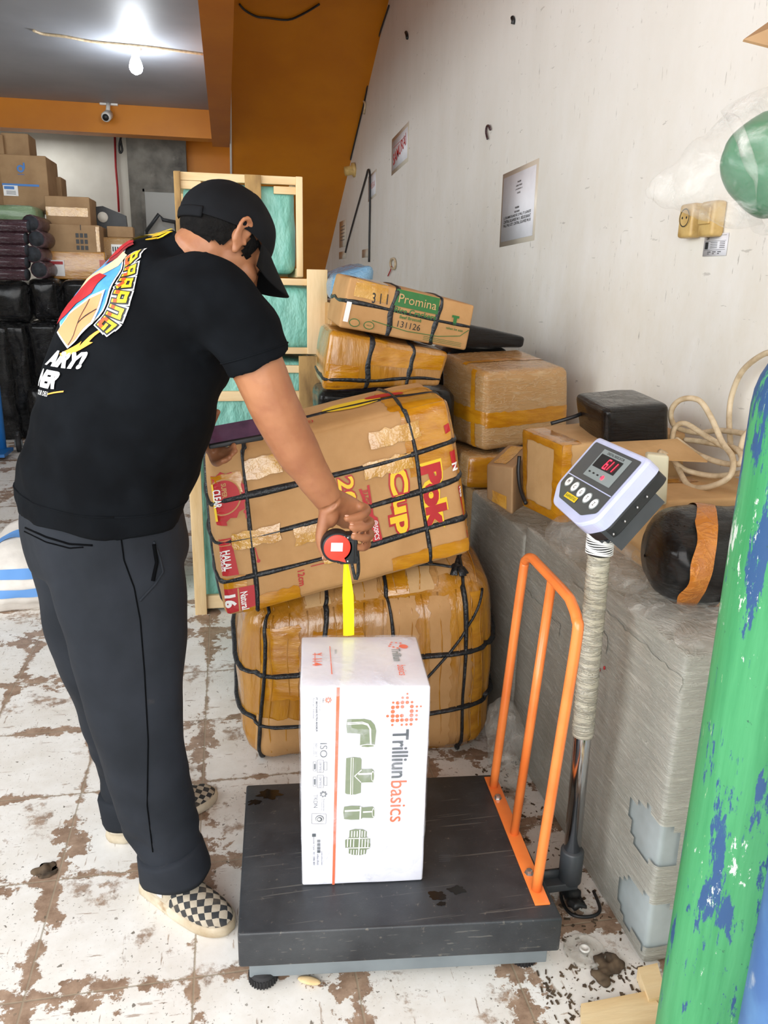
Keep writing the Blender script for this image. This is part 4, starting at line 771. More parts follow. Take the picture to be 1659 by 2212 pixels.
A.out('printed_lettering', rt); A = Art(on_face(pb, 'front', .0035), .02)
quadc((1388, 335), (1415, 322), (1424, 362), (1396, 378), mat='red'); quadc((1488, 880), (1518, 868), (1526, 905), (1496, 915), mat='red')
A.out('printed_lettering', rt); A = Art(on_face(pb, 'front', .0035), .02)
txt('12cm', 650, 1115, .019, .045, 'red', .02); txt('9cm', 372, 925, .019, .036, 'red', .02)
A.stroke([cr(354, 778), cr(360, 810)], .003, 'red'); A.stroke([cr(408, 960), cr(428, 1025)], .003, 'red'); A.poly(circ(*cr(353, 775), .005), 'red'); A.poly(circ(*cr(428, 1026), .005), 'red')
A.stroke([cr(695, 1055), cr(790, 1030)], .0025, 'red')
A.out('printed_lettering', rt); A = Art(on_face(pb, 'front', .0035), .02)
c_ = cr(235, 705); st = [(c_[0]+.062*(1+.13*(k % 2))*cos(2*pi*k/28), c_[1]+.062*(1+.13*(k % 2))*sin(2*pi*k/28)) for k in range(28)]; A.poly(st, 'red')
A.poly(circ(c_[0], c_[1], .050, n=28), 'card', 1); A.poly(circ(c_[0], c_[1], .046, n=28), 'red', 2)
quadc((118, 655), (180, 640), (215, 830), (150, 850), mat='yel', lay=3); txt('QUALITY', 158, 735, .018, .066, 'red', .03, 5); txt('CLEAR', 205, 712, .020, .05, 'white', .03, 5); txt('SUPER', 238, 668, .014, .04, 'card', .03, 5)
quadc((115, 800), (172, 830), (255, 825), (262, 850), (150, 855), mat='red', lay=1)
A.out('printed_lettering', rt); A = Art(on_face(pb, 'front', .0035), .02)
quadc((170, 940), (282, 912), (332, 1100), (215, 1120), mat='red'); quadc((180, 945), (276, 921), (284, 950), (187, 972), mat='card', lay=1); quadc((184, 949), (272, 926), (278, 945), (190, 967), mat='red', lay=2)
txt('HALAL', 268, 1030, .020, .056, 'white', .03, 2); txt('INDONESIA', 240, 1040, .010, .056, 'white', .01, 2)
A.out('printed_lettering', rt); A = Art(on_face(pb, 'front', .0035), .02)
quadc((228, 1190), (415, 1150), (440, 1250), (275, 1315), mat='red'); quadc((325, 1172), (333, 1170), (348, 1290), (340, 1292), mat='card', lay=1); txt('16', 292, 1240, .034, .036, 'white', .05, 2); txt('Natural', 365, 1232, .020, .050, 'white', .02, 2)
A.out('printed_lettering', rt); A = Art(on_face(pb, 'front', .0035), .02)
for i in range(6): a_, b_ = cr(760+62*i, 315-20*i); A.stroke([(a_, b_), (a_+.012, b_+.002)], .0022, 'greyink')
A.out('printed_lettering', rt)
A = Art(on_face(pb, 'top', .0035), .03); hw, hh = pb.h[0], pb.h[1]
A.text('(DI FREE)', -hw*.25, -hh*.62, w=.10, h=.022, mat='red', bold=.01); A.poly(circ(hw*.25, -hh*.25, .09, .03), 'yel'); A.poly(circ(hw*.55, -hh*.1, .06, .02), 'red', 1); A.out('printed_lettering', rt)
band(pb, rt, [('front', .58, .98, .15, 1), ('top', .5, .98, -1, .3), ('right', -1, -.2, -1, 1)], 'tape', jag=.012)
band(pb, rt, [('front', -.72, -.42, .62, .86), ('front', .22, .62, .28, .48), ('front', .30, .72, .62, .82), ('front', -.40, -.1, -.30, -.08), ('front', -.88, -.5, -.18, .02), ('front', -.2, .05, -.62, -.42)], 'tapel', jag=.008, off=.005)
band(pb, rt, [('front', -1, -.8, -.75, -.5), ('front', -.85, -.4, -1, -.8), ('front', .35, 1, -.95, -.78), ('front', -1, -.75, .5, .75)], 'tape', jag=.008, off=.003)
for c, c1 in ((-.74, -.66), (.66, .60)): pb.strap(0, c, .016, parent=rt, c1=c1, th=.005)
for c, c1 in ((.42, .5), (-.06, .02), (-.55, -.5)): pb.strap(2, c, .020, parent=rt, c1=c1, th=.005, wob=.008)
pb.strap(1, -.3, .014, parent=rt, th=.004)
# ---------------- platform scale: one thing
t = thing('platform_scale', (.33, 1.52, 0), 'black platform scale with orange guard rail and digital indicator on a pole', 'scale')
FL, FR, BL, BR = V((-.020, 1.308, .15)), V((.648, 1.236, .15)), V((.010, 1.800, .15)), V((.660, 1.742, .15)); dn = V((0, 0, -.086))
pbp = PB([FL+dn, FR+dn, FL, FR, BL+dn, BR+dn, BL, BR], .006, 0, 0, 6, .05); plat = mk('platform', *pbp.mesh(), 'plat', t)
for (x, y, s_) in ((580, 1715, 1.25), (548, 1732, .7), (985, 1922, .75), (945, 1935, .75), (952, 1952, .4)):
    A = Art(on_face(pbp, 'top', .0006), .05); a_, b_ = inv(pbp, 'top', x, y); A.poly([(a_+.024*s_*(1+.7*noise.noise(V((cos(k*pi/16)*2+x, sin(k*pi/16)*2, y))))*cos(k*pi/16), b_+.016*s_*(1+.7*noise.noise(V((cos(k*pi/16)*2+x, sin(k*pi/16)*2, y))))*sin(k*pi/16)) for k in range(32)], 'wet'); A.out('wet_patch', plat)
A = Art(on_face(pbp, 'top', .0006), .05)
for i in range(4): a_, b_ = inv(pbp, 'top', 960, 1848+4.2*i); A.rect(a_-.013, b_, a_+.013, b_+.0010, 'greyink')
A.out('worn_embossing', plat)
ins = lambda p, k, z: V((p.x+(.33-p.x)*k, p.y+(1.52-p.y)*k, z))
g = G(); g.add(*PB([ins(FL, .06, .021), ins(FR, .06, .021), ins(FL, .06, .065), ins(FR, .06, .065), ins(BL, .06, .021), ins(BR, .06, .021), ins(BL, .06, .065), ins(BR, .06, .065)], .003, res=.1).mesh()); g.out('base_frame', 'grey', t)
for px, py in ((570, 2120), (1143, 2072)): 
    c = az(px, py, .03); c.y += .035; G().lathe((c.x, c.y, 0), [(.026, .0), (.029, .004), (.029, .022), (.024, .028), (.010, .030), (.010, .045)], n=36).out('levelling_foot', 'rub', t)
    g = G()
    for k in range(28): g.box((c.x+.0295*cos(k*2*pi/28), c.y+.0295*sin(k*2*pi/28), .012), (.0015, .0015, .009), (cos(k*2*pi/28), sin(k*2*pi/28), 0), (-sin(k*2*pi/28), cos(k*2*pi/28), 0))
    g.out('knurled_rim', 'rub', t.children[-1] if False else [o for o in COL.objects if o.parent == t][-1], False)
for c in ((.06, 1.74), (.60, 1.69)): G().lathe((c[0], c[1], 0), [(.026, .0), (.029, .004), (.029, .022), (.010, .030), (.010, .045)], n=24).out('levelling_foot', 'rub', t)
# guard rail
f0, f1, f2 = V((.646, 1.685, .153)), V((.636, 1.500, .153)), V((.620, 1.318, .153)); ln = V((.040, .0, 0)); zt_ = .80
dRl = (f2-f0).normalized(); nR = V((-dRl.y, dRl.x, 0))
g = G(); c = (f0+f2)/2+V((.002, 0, -.0005)); g.box(c, (.0165, .225, .0022), V((-dRl.y, dRl.x, 0)), dRl, (0, 0, 1), bev=.001); gp = g.out('guard_base_plate', 'rail', t)
def up(f, z): return f+V((ln.x*(z-.15)/.65*1.0, 0, z-.15))
rp = [up(f0, .153), up(f0, .5), up(f0, zt_-.055), up(f0, zt_-.018)+dRl*.010, up(f0, zt_)+dRl*.045, up(f0, zt_+.003)+dRl*.10, up(f2, zt_+.006)-dRl*.09, up(f2, zt_)-dRl*.05, up(f2, zt_-.018)-dRl*.014, up(f2, zt_-.055), up(f2, .5), up(f2, .153)]
G().tube(rp, .0112, 16, sub=5, ref=(1, 0, 0)).out('guard_hoop', 'rail', t); G().tube([up(f1, .153), up(f1, zt_)], .0105, 16).out('guard_bar', 'rail', t)
for px, py in ((1075, 1723), (1143, 1885)): c = az(px, py, .156); G().lathe((c.x, c.y, .154), [(.011, 0), (.011, .002), (.0075, .002), (.0075, .009), (.005, .010)], n=6).out('bolt', 'bolt', t, False)
# pole
pb_ = V((.757, 1.432, 0)); pt_ = V((.748, 1.440, .93))
PL = lambda z: pb_+(pt_-pb_)*(z/.93)
G().tube([PL(.11), PL(.90)], .0195, 24).out('pole', 'steel', t)
G().lathe(PL(.06), [(.024, 0), (.027, .004), (.027, .085), (.023, .09)], n=28).out('pole_socket', 'dgrey', t)
g = G(); g.box((.705, 1.44, .058), (.065, .028, .010), bev=.003); g.box((.70, 1.44, .075), (.05, .004, .014)); g.out('pole_arm', 'dgrey', t)
G().lathe(PL(.88), [(.024, 0), (.026, .003), (.026, .07), (.02, .075)], n=24).out('pole_collar', 'black_paint', t)
g = G(); g.add(*(lambda q: (q.v, q.f))(G().tube([PL(.452+.428*k/90) for k in range(91)], [.0235+.0022*noise.noise(V((k*1.7, 0, 0)))+.0012*(k % 2) for k in range(91)], 24))); g.out('pole_wrap', 'polewrap', t)
g = G()
for k in range(12): z = .885+.004*k; g.tube([PL(z)+V((.0275*cos(a), .0275*sin(a), .0016*sin(a*2+k))) for a in [2*pi*j/20 for j in range(21)]], .0015, 5)
g.out('string_binding', 'white', t)
# indicator
E1, E2 = V((0, -1, 0)), V((.64, 0, .768)); E3 = E1.cross(E2); IC = V((.714, 1.430, 1.044))
IP = lambda a, b, c=0: IC+E1*a+E2*b*1.12+E3*c
def plate(pts, c0, c1, inset=0, bev=.006):
    g = G(); n = len(pts); cx, cy = sum(p[0] for p in pts)/n, sum(p[1] for p in pts)/n; sc = lambda p, k: (cx+(p[0]-cx)*k, cy+(p[1]-cy)*k); R = []
    for (k, c) in ((.97-inset*0, c0), (1, c0+bev*.5), (1, c1-bev), (.985, c1-bev*.3), (.955, c1)): R.append([IP(*sc(p, k), c) for p in pts])
    vs = [v for r in R for v in r]; fs = [(i*n+k, (i*n+(k+1) % n), ((i+1)*n+(k+1) % n), (i+1)*n+k) for i in range(4) for k in range(n)]; fs += [tuple(4*n+k for k in range(n)), tuple(reversed(range(n)))]
    return g.add(vs, fs)
def rnd(pts, r=.014, n=5):
    o = []; m = len(pts)
    for i in range(m):
        p, a, b = V(pts[i]), V(pts[i-1]), V(pts[(i+1) % m]); d1, d2 = (a-p).normalized()*r, (b-p).normalized()*r
        for k in range(n+1): s_ = k/n; q = (p+d1)*(1-s_)**2+p*2*s_*(1-s_)+(p+d2)*s_**2; o.append((q.x, q.y))
    return o
out_ = rnd([(-.112, .078), (-.112, -.040), (-.070, -.076), (.070, -.084), (.112, -.060), (.112, .078)][::1])[::-1]
ind = plate(out_, -.034, .0).out('indicator', 'indic', t, False)
plate([(x*.97, y*.97) for x, y in out_], -.062, -.032).out('rear_housing', 'black_paint', t, False)
g = G(); g.box(IP(0, -.01, -.068), (.085, .07, .003), E1, E2, E3); g.box(IP(.10, -.012, -.062), (.003, .062, .03), E1, E2, E3); g.box(IP(0, -.05, -.075), (.04, .03, .014), E1, E2, E3); g.out('mounting_bracket', 'dgrey', t, False)
g = G()
for a_, b_ in ((-.03, -.05), (-.006, -.05), (.02, -.05), (.04, -.05)): g.ell(IP(.1125, b_*1.0+a_*1.2+.03, -.048), (.0018, .003, .003), n=6)
g.out('rear_screws', 'bolt', t)
A = Art(lambda x, y, lay: IP(x, y, .0008+lay*.0006), .5)
A.poly(rnd([(-.098, .066), (-.098, -.034), (-.060, -.060), (.058, -.066), (.098, -.048), (.098, .066)], .006), 'panel')
A.rect(-.098, -.0125, .098, -.0105, 'indic', 1); A.rect(-.046, .0, .070, .060, 'lcd', 1); A.rect(-.040, .022, .052, .050, 'ink', 2)
def seg(x, y, h, on, sh=.18):
    w_ = h*.5; P = {'a': ((0, h), (w_, h)), 'b': ((w_, h), (w_, h/2)), 'c': ((w_, h/2), (w_, 0)), 'd': ((0, 0), (w_, 0)), 'e': ((0, 0), (0, h/2)), 'f': ((0, h/2), (0, h)), 'g': ((0, h/2), (w_, h/2))}
    for k in on: (a_, b_), (c_, d_) = P[k]; A.stroke([(x+a_+b_*sh, y+b_), (x+c_+d_*sh, y+d_)], .0026, 'led', 4)
seg(.000, .026, .019, 'acdefg'); A.poly(circ(.0125, .026, .0015), 'led', 4); seg(.010, .026, .019, 'bc'); seg(.028, .026, .019, 'bc'); A.poly(circ(.026, .010, .0045), 'led', 3)
A.text('DIGITAL INDICATOR', .012, .055, w=.07, mat='ink', lay=2)
for i in range(4): A.rect(-.036+.018*i, .009, -.028+.018*i, .012, 'ink', 2)
for i, s_ in enumerate(('M', 'C', 'G', 'T', 'Z')):
    x = -.070+.0345*i; y = -.025-.003*i; A.poly(circ(x, y, .0135, .0115, 24), 'lcd', 1); A.poly(circ(x, y, .0115, .0095, 24), 'white', 2); A.text(s_, x, y, h=.007, mat='ink', lay=3)
A.rect(-.045, -.054, .008, -.043, 'yel', 2); A.text('KAPASITAS', -.018, -.0485, w=.044, mat='dgr', lay=3); A.out('control_panel', ind)
# ---------------- tall white carton on the scale
wb = b8((.120, 1.417, .1508), (.383, 1.389, .1508), (.120, 1.417, .634), (.383, 1.389, .630), (.024, .232, 0))
pb = PB(wb, .005, .0015, .0012, 9, .03, 3); rt = thing('carton', (.26, 1.52, .1505), 'tall white carton with olive pipe fitting prints standing on the scale', 'box')
mk('carton_body', *pb.mesh(), 'wpap', rt)
fr_ = lambda x, y: inv(pb, 'front', 620+x/3.815, 1350+y/3.815)
A = Art(on_face(pb, 'front', .0018), .04)
def q_(*p, mat, lay=0): A.poly([fr_(*a) for a in p], mat, lay)
def tx(s_, x0, y0, x1, y1, mat, bold=0, lay=1):        # reading downwards, from crop box
    a_ = fr_(x0, y0); b_ = fr_(x1, y1); A.text(s_, (a_[0]+b_[0])/2, (a_[1]+b_[1])/2, h=abs(b_[0]-a_[0]), w=abs(b_[1]-a_[1]), rot=-pi/2, mat=mat, bold=bold, lay=lay)
q_((408, 512), (435, 512), (392, 2142), (372, 2143), mat='cor')
tx('Trilliun', 868, 858, 990, 1255, 'greyink', .016); tx('basics', 855, 1282, 975, 1615, 'cor', .0)
dots = [(992, 566, 10), (953, 598, 12), (992, 598, 13), (875, 638, 11), (912, 640, 17), (951, 636, 17), (991, 636, 16), (1030, 634, 12), (872, 677, 17), (910, 674, 16), (950, 672, 16), (1028, 670, 17), (1070, 670, 11), (1103, 668, 9), (871, 712, 18), (1027, 708, 18), (1069, 706, 11), (828, 748, 13), (870, 748, 18), (908, 748, 17), (946, 745, 17), (1025, 743, 18), (1067, 742, 12), (869, 784, 18), (908, 784, 17), (947, 781, 17), (985, 780, 17), (1024, 778, 17), (1065, 776, 12), (867, 821, 11), (945, 820, 11), (984, 818, 12), (1021, 816, 14)]
for x, y, r_ in dots: a_, b_ = fr_(x, y); A.poly(circ(a_, b_, r_*.00024, n=12), 'cor')
q_((495, 775), (640, 772), (690, 785), (722, 820), (735, 870), (722, 990), (660, 1000), (600, 990), (604, 895), (560, 890), (494, 888), (488, 830), mat='green')
for x0 in (0, 1): q_((495, 806+x0*12), (620, 800+x0*12), (660, 815+x0*8), (684-x0*6, 850), (690-x0*6, 985), (696-x0*6, 985), (692-x0*6, 850), (668, 808+x0*8), (620, 792+x0*12), (495, 798+x0*12), mat='white', lay=1)
q_((605, 985), (660, 975), (724, 982), (728, 995), (665, 1006), (603, 996), mat='white', lay=1); q_((615, 988), (660, 980), (712, 986), (715, 993), (665, 1000), (612, 995), mat='green', lay=2)
q_((487, 1095), (545, 1085), (605, 1092), (614, 1105), (612, 1185), (700, 1182), (716, 1200), (718, 1260), (708, 1292), (610, 1296), (608, 1380), (560, 1394), (490, 1390), (478, 1380), mat='green')
q_((526, 1088), (548, 1088), (542, 1392), (520, 1392), mat='white', lay=1); q_((532, 1088), (542, 1088), (536, 1392), (527, 1392), mat='green', lay=2)
q_((552, 1240), (612, 1186), (618, 1190), (562, 1240), (612, 1290), (606, 1294), mat='white', lay=1); q_((590, 1216), (700, 1212), (700, 1226), (585, 1230), mat='white', lay=1); A.poly(circ(*fr_(706, 1240), .0032, .0125), 'white', 1); A.poly(circ(*fr_(706, 1240), .0022, .0105), 'green', 2)
q_((470, 1495), (530, 1486), (600, 1488), (622, 1500), (705, 1492), (720, 1510), (722, 1570), (708, 1588), (622, 1586), (605, 1600), (530, 1602), (470, 1596), (463, 1545), mat='green')
q_((475, 1520), (600, 1514), (600, 1528), (475, 1534), mat='white', lay=1); q_((600, 1490), (612, 1492), (608, 1598), (596, 1600), mat='white', lay=1); q_((625, 1530), (700, 1526), (700, 1538), (625, 1542), mat='white', lay=1); A.poly(circ(*fr_(711, 1540), .003, .0115), 'white', 1); A.poly(circ(*fr_(711, 1540), .002, .0095), 'green', 2)
q_((515, 1690), (560, 1678), (625, 1682), (658, 1700), (655, 1745), (685, 1760), (686, 1815), (680, 1840), (655, 1848), (648, 1885), (600, 1896), (535, 1892), (508, 1880), (510, 1845), (480, 1835), (478, 1770), (512, 1748), mat='green')
for x in (530, 552, 575, 615, 638): q_((x, 1692), (x+8, 1692), (x+6, 1742), (x-2, 1742), mat='white', lay=1); q_((x-6, 1848), (x+2, 1848), (x, 1888), (x-8, 1888), mat='white', lay=1)
for x in (500, 525, 550, 620, 645, 668): q_((x-4, 1762), (x+4, 1762), (x+1, 1825), (x-7, 1825), mat='white', lay=1)
q_((488, 1752), (680, 1748), (680, 1755), (488, 1759), mat='white', lay=1); q_((486, 1830), (680, 1826), (680, 1834), (486, 1838), mat='white', lay=1); q_((596, 1680), (606, 1680), (594, 1892), (584, 1892), mat='white', lay=2)
a_, b_ = fr_(340, 620)
for k in range(8): A.poly(circ(a_+.0055*cos(k*pi/4), b_+.0055*sin(k*pi/4), .0018, n=8), 'cor')
A.poly(circ(a_, b_, .0042), 'cor'); A.poly(circ(a_, b_, .002), 'white', 1)
tx('Trilliun Group', 262, 602, 278, 705, 'greyink', .0); tx('PT. MATAHARI PUTRA MAKMUR', 236, 600, 252, 878, 'greyink', .03); tx('Pasuruan - Indonesia', 212, 602, 228, 770, 'greyink'); tx('Trilliun', 292, 602, 304, 640, 'ink', .02)
tx('ISO', 272, 972, 330, 1088, 'greyink', -.005); tx('9001 : 2015', 232, 972, 248, 1085, 'greyink'); tx('MANAGEMENT', 215, 972, 226, 1085, 'greyink')
for y0 in (1112, 1238):
    for bx in ((215, y0+15, 240, y0+90), (250, y0, 300, y0+102), (305, y0+15, 330, y0+82)):
        P = [(bx[0], bx[1]), (bx[2], bx[1]), (bx[2], bx[3]), (bx[0], bx[3])]
        for i in range(4): A.stroke([fr_(*P[i]), fr_(*P[(i+1) % 4])], .0008, 'greyink')
    tx('CERTIFIED', 264, y0+8, 284, y0+96, 'greyink'); q_((222, y0+32), (234, y0+32), (234, y0+78), (222, y0+78), mat='greyink')
tx('TKDN', 218, 1395, 252, 1500, 'greyink', .0); a_, b_ = fr_(300, 1392)
for k in range(7): A.poly(circ(a_+.0058*cos(k*2*pi/7), b_+.0058*sin(k*2*pi/7), .0022, n=8), 'greyink')
A.poly(circ(a_, b_, .0050), 'greyink'); A.poly(circ(a_, b_, .0034), 'white', 1); tx('Kementerian', 296, 1430, 312, 1525, 'greyink'); tx('Perindustrian', 280, 1430, 292, 1525, 'greyink')
P = [(205, 1550), (322, 1552), (320, 1635), (204, 1632)]
for i in range(4): A.stroke([fr_(*P[i]), fr_(*P[(i+1) % 4])], .0008, 'greyink')
a_, b_ = fr_(268, 1593); A.poly(circ(a_, b_, .0088, n=24), 'greyink'); A.poly(circ(a_, b_, .0076, n=24), 'white', 1); A.poly(circ(a_, b_, .0058, n=20), 'greyink', 2); A.poly(circ(a_-.001, b_+.001, .0034, n=20), 'white', 3)
tx('Customer Care : 021 2086 800', 214, 1722, 230, 1975, 'greyink'); tx('www.trilliun.com', 282, 1860, 292, 1975, 'greyink'); tx('trilliun.official', 246, 1882, 262, 1972, 'greyink')
for y in (1778, 1808, 1836, 1864): q_((248, y-12), (274, y-12), (274, y+11), (248, y+11), mat='greyink')
q_((206, 1716), (238, 1716), (238, 1742), (206, 1742), mat='greyink')
A.out('printed_lettering', rt)
A = Art(on_face(pb, 'top', .0018), .04); tp = lambda x, y: inv(pb, 'top', 620+x/3.815, 1350+y/3.815)
A.poly([tp(350, 180), tp(355, 180), tp(374, 412), tp(366, 412)], 'cor')
for y, s_ in ((245, 'Y'), (292, 'I I'), (325, '4')): a_, b_ = tp(250, y); A.text(s_, a_, b_, h=.020, w=.014, rot=-pi/2, mat='cor', bold=.02)
a_, b_ = tp(235, 285); A.rect(a_-.002, b_-.03, a_-.0005, b_+.03, 'cor'); a_, b_ = tp(905, 250); A.text('Trilliun', a_, b_, h=.02, w=.06, rot=-pi/2, mat='lcd', bold=.02); a_, b_ = tp(950, 375); A.text('basics', a_, b_, h=.018, w=.045, rot=-pi/2, mat='cor'); a_, b_ = tp(895, 170)
for k in range(9): A.poly(circ(a_+.012*cos(k*2*pi/9)*(1+.3*(k % 2)), b_+.012*sin(k*2*pi/9)*(1+.3*(k % 2)), .003, n=8), 'cor')
A.poly(circ(*tp(960, 180), .010), 'cor'); a_, b_ = tp(405, 225); A.text('basics', a_, b_, h=.006, w=.02, rot=-pi/2, mat='lcd'); A.out('printed_lettering', rt)
shl = PB(wb, .007, .002, .002, 14, .014, 5); shv, shf = shl.mesh(); cpt = sum(shv, V())/len(shv)
mk('clear_film', [v+(v-cpt).normalized()*.0032+V((0, 0, .0018)) for v in shv], shf, 'film', rt)
# ---------------- gas cylinders
def cyl(label, cx, cy, r_, h, mat):
    t = thing('gas_cylinder', (cx, cy, 0), label, 'gas cylinder'); p = [(r_-.006, 0), (r_, .006), (r_, h-.10)]+[(r_*cos(a*pi/16)**.7 if a < 8 else .03, h-.10+.10*sin(a*pi/16)) for a in range(1, 8)]+[(.032, h+.0), (.032, h+.05)]
    pp = []; 
    for (a, b), (c, d) in zip(p, p[1:]): n_ = max(1, int(abs(d-b)/.06)); pp += [(a+(c-a)*k/n_, b+(d-b)*k/n_) for k in range(n_)]
    pp.append(p[-1]); G().lathe((cx, cy, 0), pp, n=64).out('cylinder_shell', mat, t)
    G().lathe((cx, cy, h+.048), [(.02, 0), (.02, .03), (.012, .035), (.012, .06)], n=16).out('valve', 'bolt', t); return t
def tang(px, py, D, r_):
    d = ray(px, py); a = atan2(d.x, d.y)+asin(r_/D); return D*sin(a), D*cos(a)
cx, cy = tang(1540, 1400, 1.19, .116); tg = cyl('tall green gas cylinder with chipped blue and white paint', cx, cy, .116, 1.37, 'cyl')
A = Art(lambda x, y, lay: V((cx, cy, 0))+V((sin(x), -cos(x), 0))*(.1172+lay*.0005)+V((0, 0, y)), .05)
th0 = atan2(-cx, cy); th0 = -atan2(cx, cy)
for (x, y, w_, h_) in ((.02, 1.02, .05, .13), (.16, 1.05, .16, .014), (.16, .96, .16, .014), (.22, 1.0, .04, .09), (.06, .99, .1, .012)): A.rect(th0+x, y-h_/2, th0+x+w_, y+h_/2, 'sleeve')
A.out('worn_lettering', tg)
bx_, by_ = tang(1632, 2010, .95, .115); cyl('blue gas cylinder at the lower right corner, in front of the green one', bx_, by_, .115, 1.30, 'cylb')
# ---------------- shelf with the bag and carton, right edge
t = thing('wall_shelf', (1.25, 1.22, 1.50), 'small wooden wall shelf at the right edge holding the clear bag', 'shelf')
G().box((1.245, 1.20, 1.508), (.105, .24, .008), bev=.002).out('shelf_board', 'woodh', t)
for y in (1.02, 1.38): G().box((1.30, y, 1.46), (.05, .01, .04)).out('bracket', 'grey', t, False)
g = G()
Yg = 1.32
bp = lambda x, y, Y=Yg: ay(x, y, Y)
tail = [bp(1400, 415, 1.34), bp(1450, 405, 1.34), bp(1520, 388, 1.33), bp(1590, 372, 1.32), bp(1660, 352, 1.30), V((1.12, 1.24, 1.655)), V((1.20, 1.20, 1.64))]
g.tube(tail, [(.012, .008), (.035, .034), (.07, .068), (.095, .095), (.115, .118), (.12, .13), (.06, .08)], 28, sub=8)
vs = []
for v in g.v: vs.append(v+V((noise.noise(v*22), noise.noise(v*22+V((5, 0, 0))), noise.noise(v*22+V((0, 9, 0)))))*.008)
t = thing('plastic_bag', (1.10, 1.26, 1.52), 'clear plastic bag with green contents jutting in at the right edge', 'bag'); mk('clear_bag', vs, g.f, 'bag', t)
c = bp(1640, 355, 1.31); vs, fs = remesh([G().ell(c+V((.02, 0, -.0)), (.085, .06, .085), n=14).ell(c+V((.07, -.03, .02)), (.08, .06, .09), n=14)], .008, 3, lambda v, n: .008*noise.noise(v*20)); mk('green_contents', vs, fs, 'greenc', t)
t = thing('wall_shelf', (1.25, 1.22, 1.80), 'upper wooden wall shelf at the right edge carrying the open carton', 'shelf')
G().box((1.245, 1.20, 1.808), (.105, .24, .008), bev=.002).out('shelf_board', 'woodh', t)
pb, rt = carton('carton', 'carton at the top right corner with one flap sticking out', 'box', b8x(1.13, 1.34, 1.05, 1.40, 1.818, 2.02), 'card3', r=.004, amp=.001, seed=2)
f_ = ay(1606, 85, 1.30); f2_ = ay(1662, 14, 1.30); g = G(); g.quad(f_, ay(1665, 100, 1.28), V((1.13, 1.10, 1.93)), V((1.13, 1.38, 2.0)), .004); g.out('open_flap', 'card3', rt, False)
# ---------------- floor odds and ends
def plank(label, pts, h=.022, mat='woodh'):
    P = [az(*p, h) for p in pts]; g = G(); g.add(P+[V((p.x, p.y, .001)) for p in P], [(0, 1, 2, 3), (7, 6, 5, 4), (0, 4, 5, 1), (1, 5, 6, 2), (2, 6, 7, 3), (3, 7, 4, 0)]); return setp(mk('wood_plank', g.v, g.f, mat, None, False), label, 'plank')
plank('pale wood plank at the bottom edge beside the green cylinder', [(1255, 2168), (1258, 2240), (1470, 2225), (1400, 2140)]); plank('short wood plank leaning out from the appliance corner', [(1378, 2090), (1402, 2158), (1440, 2150), (1420, 2080)], .03)
c = az(1262, 2058); t = thing('clear_disc', tuple(c), 'round clear plastic disc lying on the floor by the scale', 'disc')
G().lathe(c, [(.040, .001), (.046, .003), (.046, .008), (.040, .010), (.036, .006), (.022, .006), (.018, .012), (.012, .012), (.011, .004)], n=40).out('disc_body', 'bagfloor', t); G().lathe(c+V((0, 0, .010)), [(.012, 0), (.012, .004), (.007, .004), (.006, .001)], n=20).out('centre_ring', 'ceram', t)
vs, fs = remesh([G().ell((.775, 1.96, .12), (.045, .10, .12), n=14).ell((.765, 1.90, .05), (.045, .09, .05), n=14)], .009, 3, lambda v, n: .014*noise.noise(v*18)+.006*noise.noise(v*50)); setp(mk('plastic_bag', [V((v.x, v.y, max(v.z, .001))) for v in vs], fs, 'bagfloor'), 'slumped cloudy plastic bag on the floor behind the orange rail', 'bag')
vs, fs = remesh([G().ell(az(1240, 1935, .02)+V((0, 0, 0)), (.026, .045, .012), n=10)], .005, 1, lambda v, n: .016*noise.noise(v*30)+.006*noise.noise(v*80)); setp(mk('cable_bundle', [V((v.x, v.y, max(v.z, .001))) for v in vs], fs, 'black_paint'), 'dark bundled cable on the floor beneath the scale pole', 'cable')
setp(G().tube([az(1212, 1905, .02), az(1214, 1945, .006), az(1235, 1975, .006), az(1275, 1980, .006), az(1296, 1965, .006), az(1282, 1925, .01)], .004, 8, sub=6).out('black_cable', 'black_paint'), 'thin black cable looping on the floor under the scale pole', 'cable')
vs, fs = remesh([G().ell(az(1315, 2085, .004), (.032, .030, .007), n=10).ell(az(1300, 2110, .004), (.022, .02, .006), n=10)], .004, 1, lambda v, n: .012*noise.noise(v*40)+.004*noise.noise(v*90)); setp(mk('crumpled_wrapper', [V((v.x, v.y, max(v.z, .001))) for v in vs], fs, 'dirt'), 'crumpled brown wrapper on the floor beside the clear disc', 'wrapper')
L0 = az(668, 2122, .002); setp(G().ell(L0+V((0, 0, .005)), (.026, .010, .005), V((.9, -.4, 0)), V((.4, .9, 0)), n=10).out('dry_leaf', 'wood'), 'small dry leaf lying on the tiles in front of the scale', 'leaf')
L0 = az(100, 1880, 0); vs, fs = remesh([G().ell(L0, (.03, .03, .008), n=10)], .004, 1, lambda v, n: .012*noise.noise(v*60)); setp(mk('dirt_clump', [V((v.x, v.y, max(v.z, .001))) for v in vs], fs, 'dirt'), 'clump of brown dirt on the tiles left of the nearer shoe', 'dirt')
g = G()
for i in range(420):
    if i < 170: p = V((random.uniform(.68, .84), random.uniform(1.20, 2.0), 0))
    else: p = V((random.uniform(.60, .86), random.uniform(.98, 1.25), 0))
    s_ = random.uniform(.0012, .0045); a = random.random()*3; g.box(p+V((0, 0, s_*.3)), (s_*random.uniform(1, 2), s_*random.uniform(.3, .8), s_*.3), (cos(a), sin(a), 0), (-sin(a), cos(a), 0))
setp(g.out('floor_debris', 'dirt', None, False), 'scattered crumbs of dirt and chips between scale and appliance', 'debris', kind='stuff')
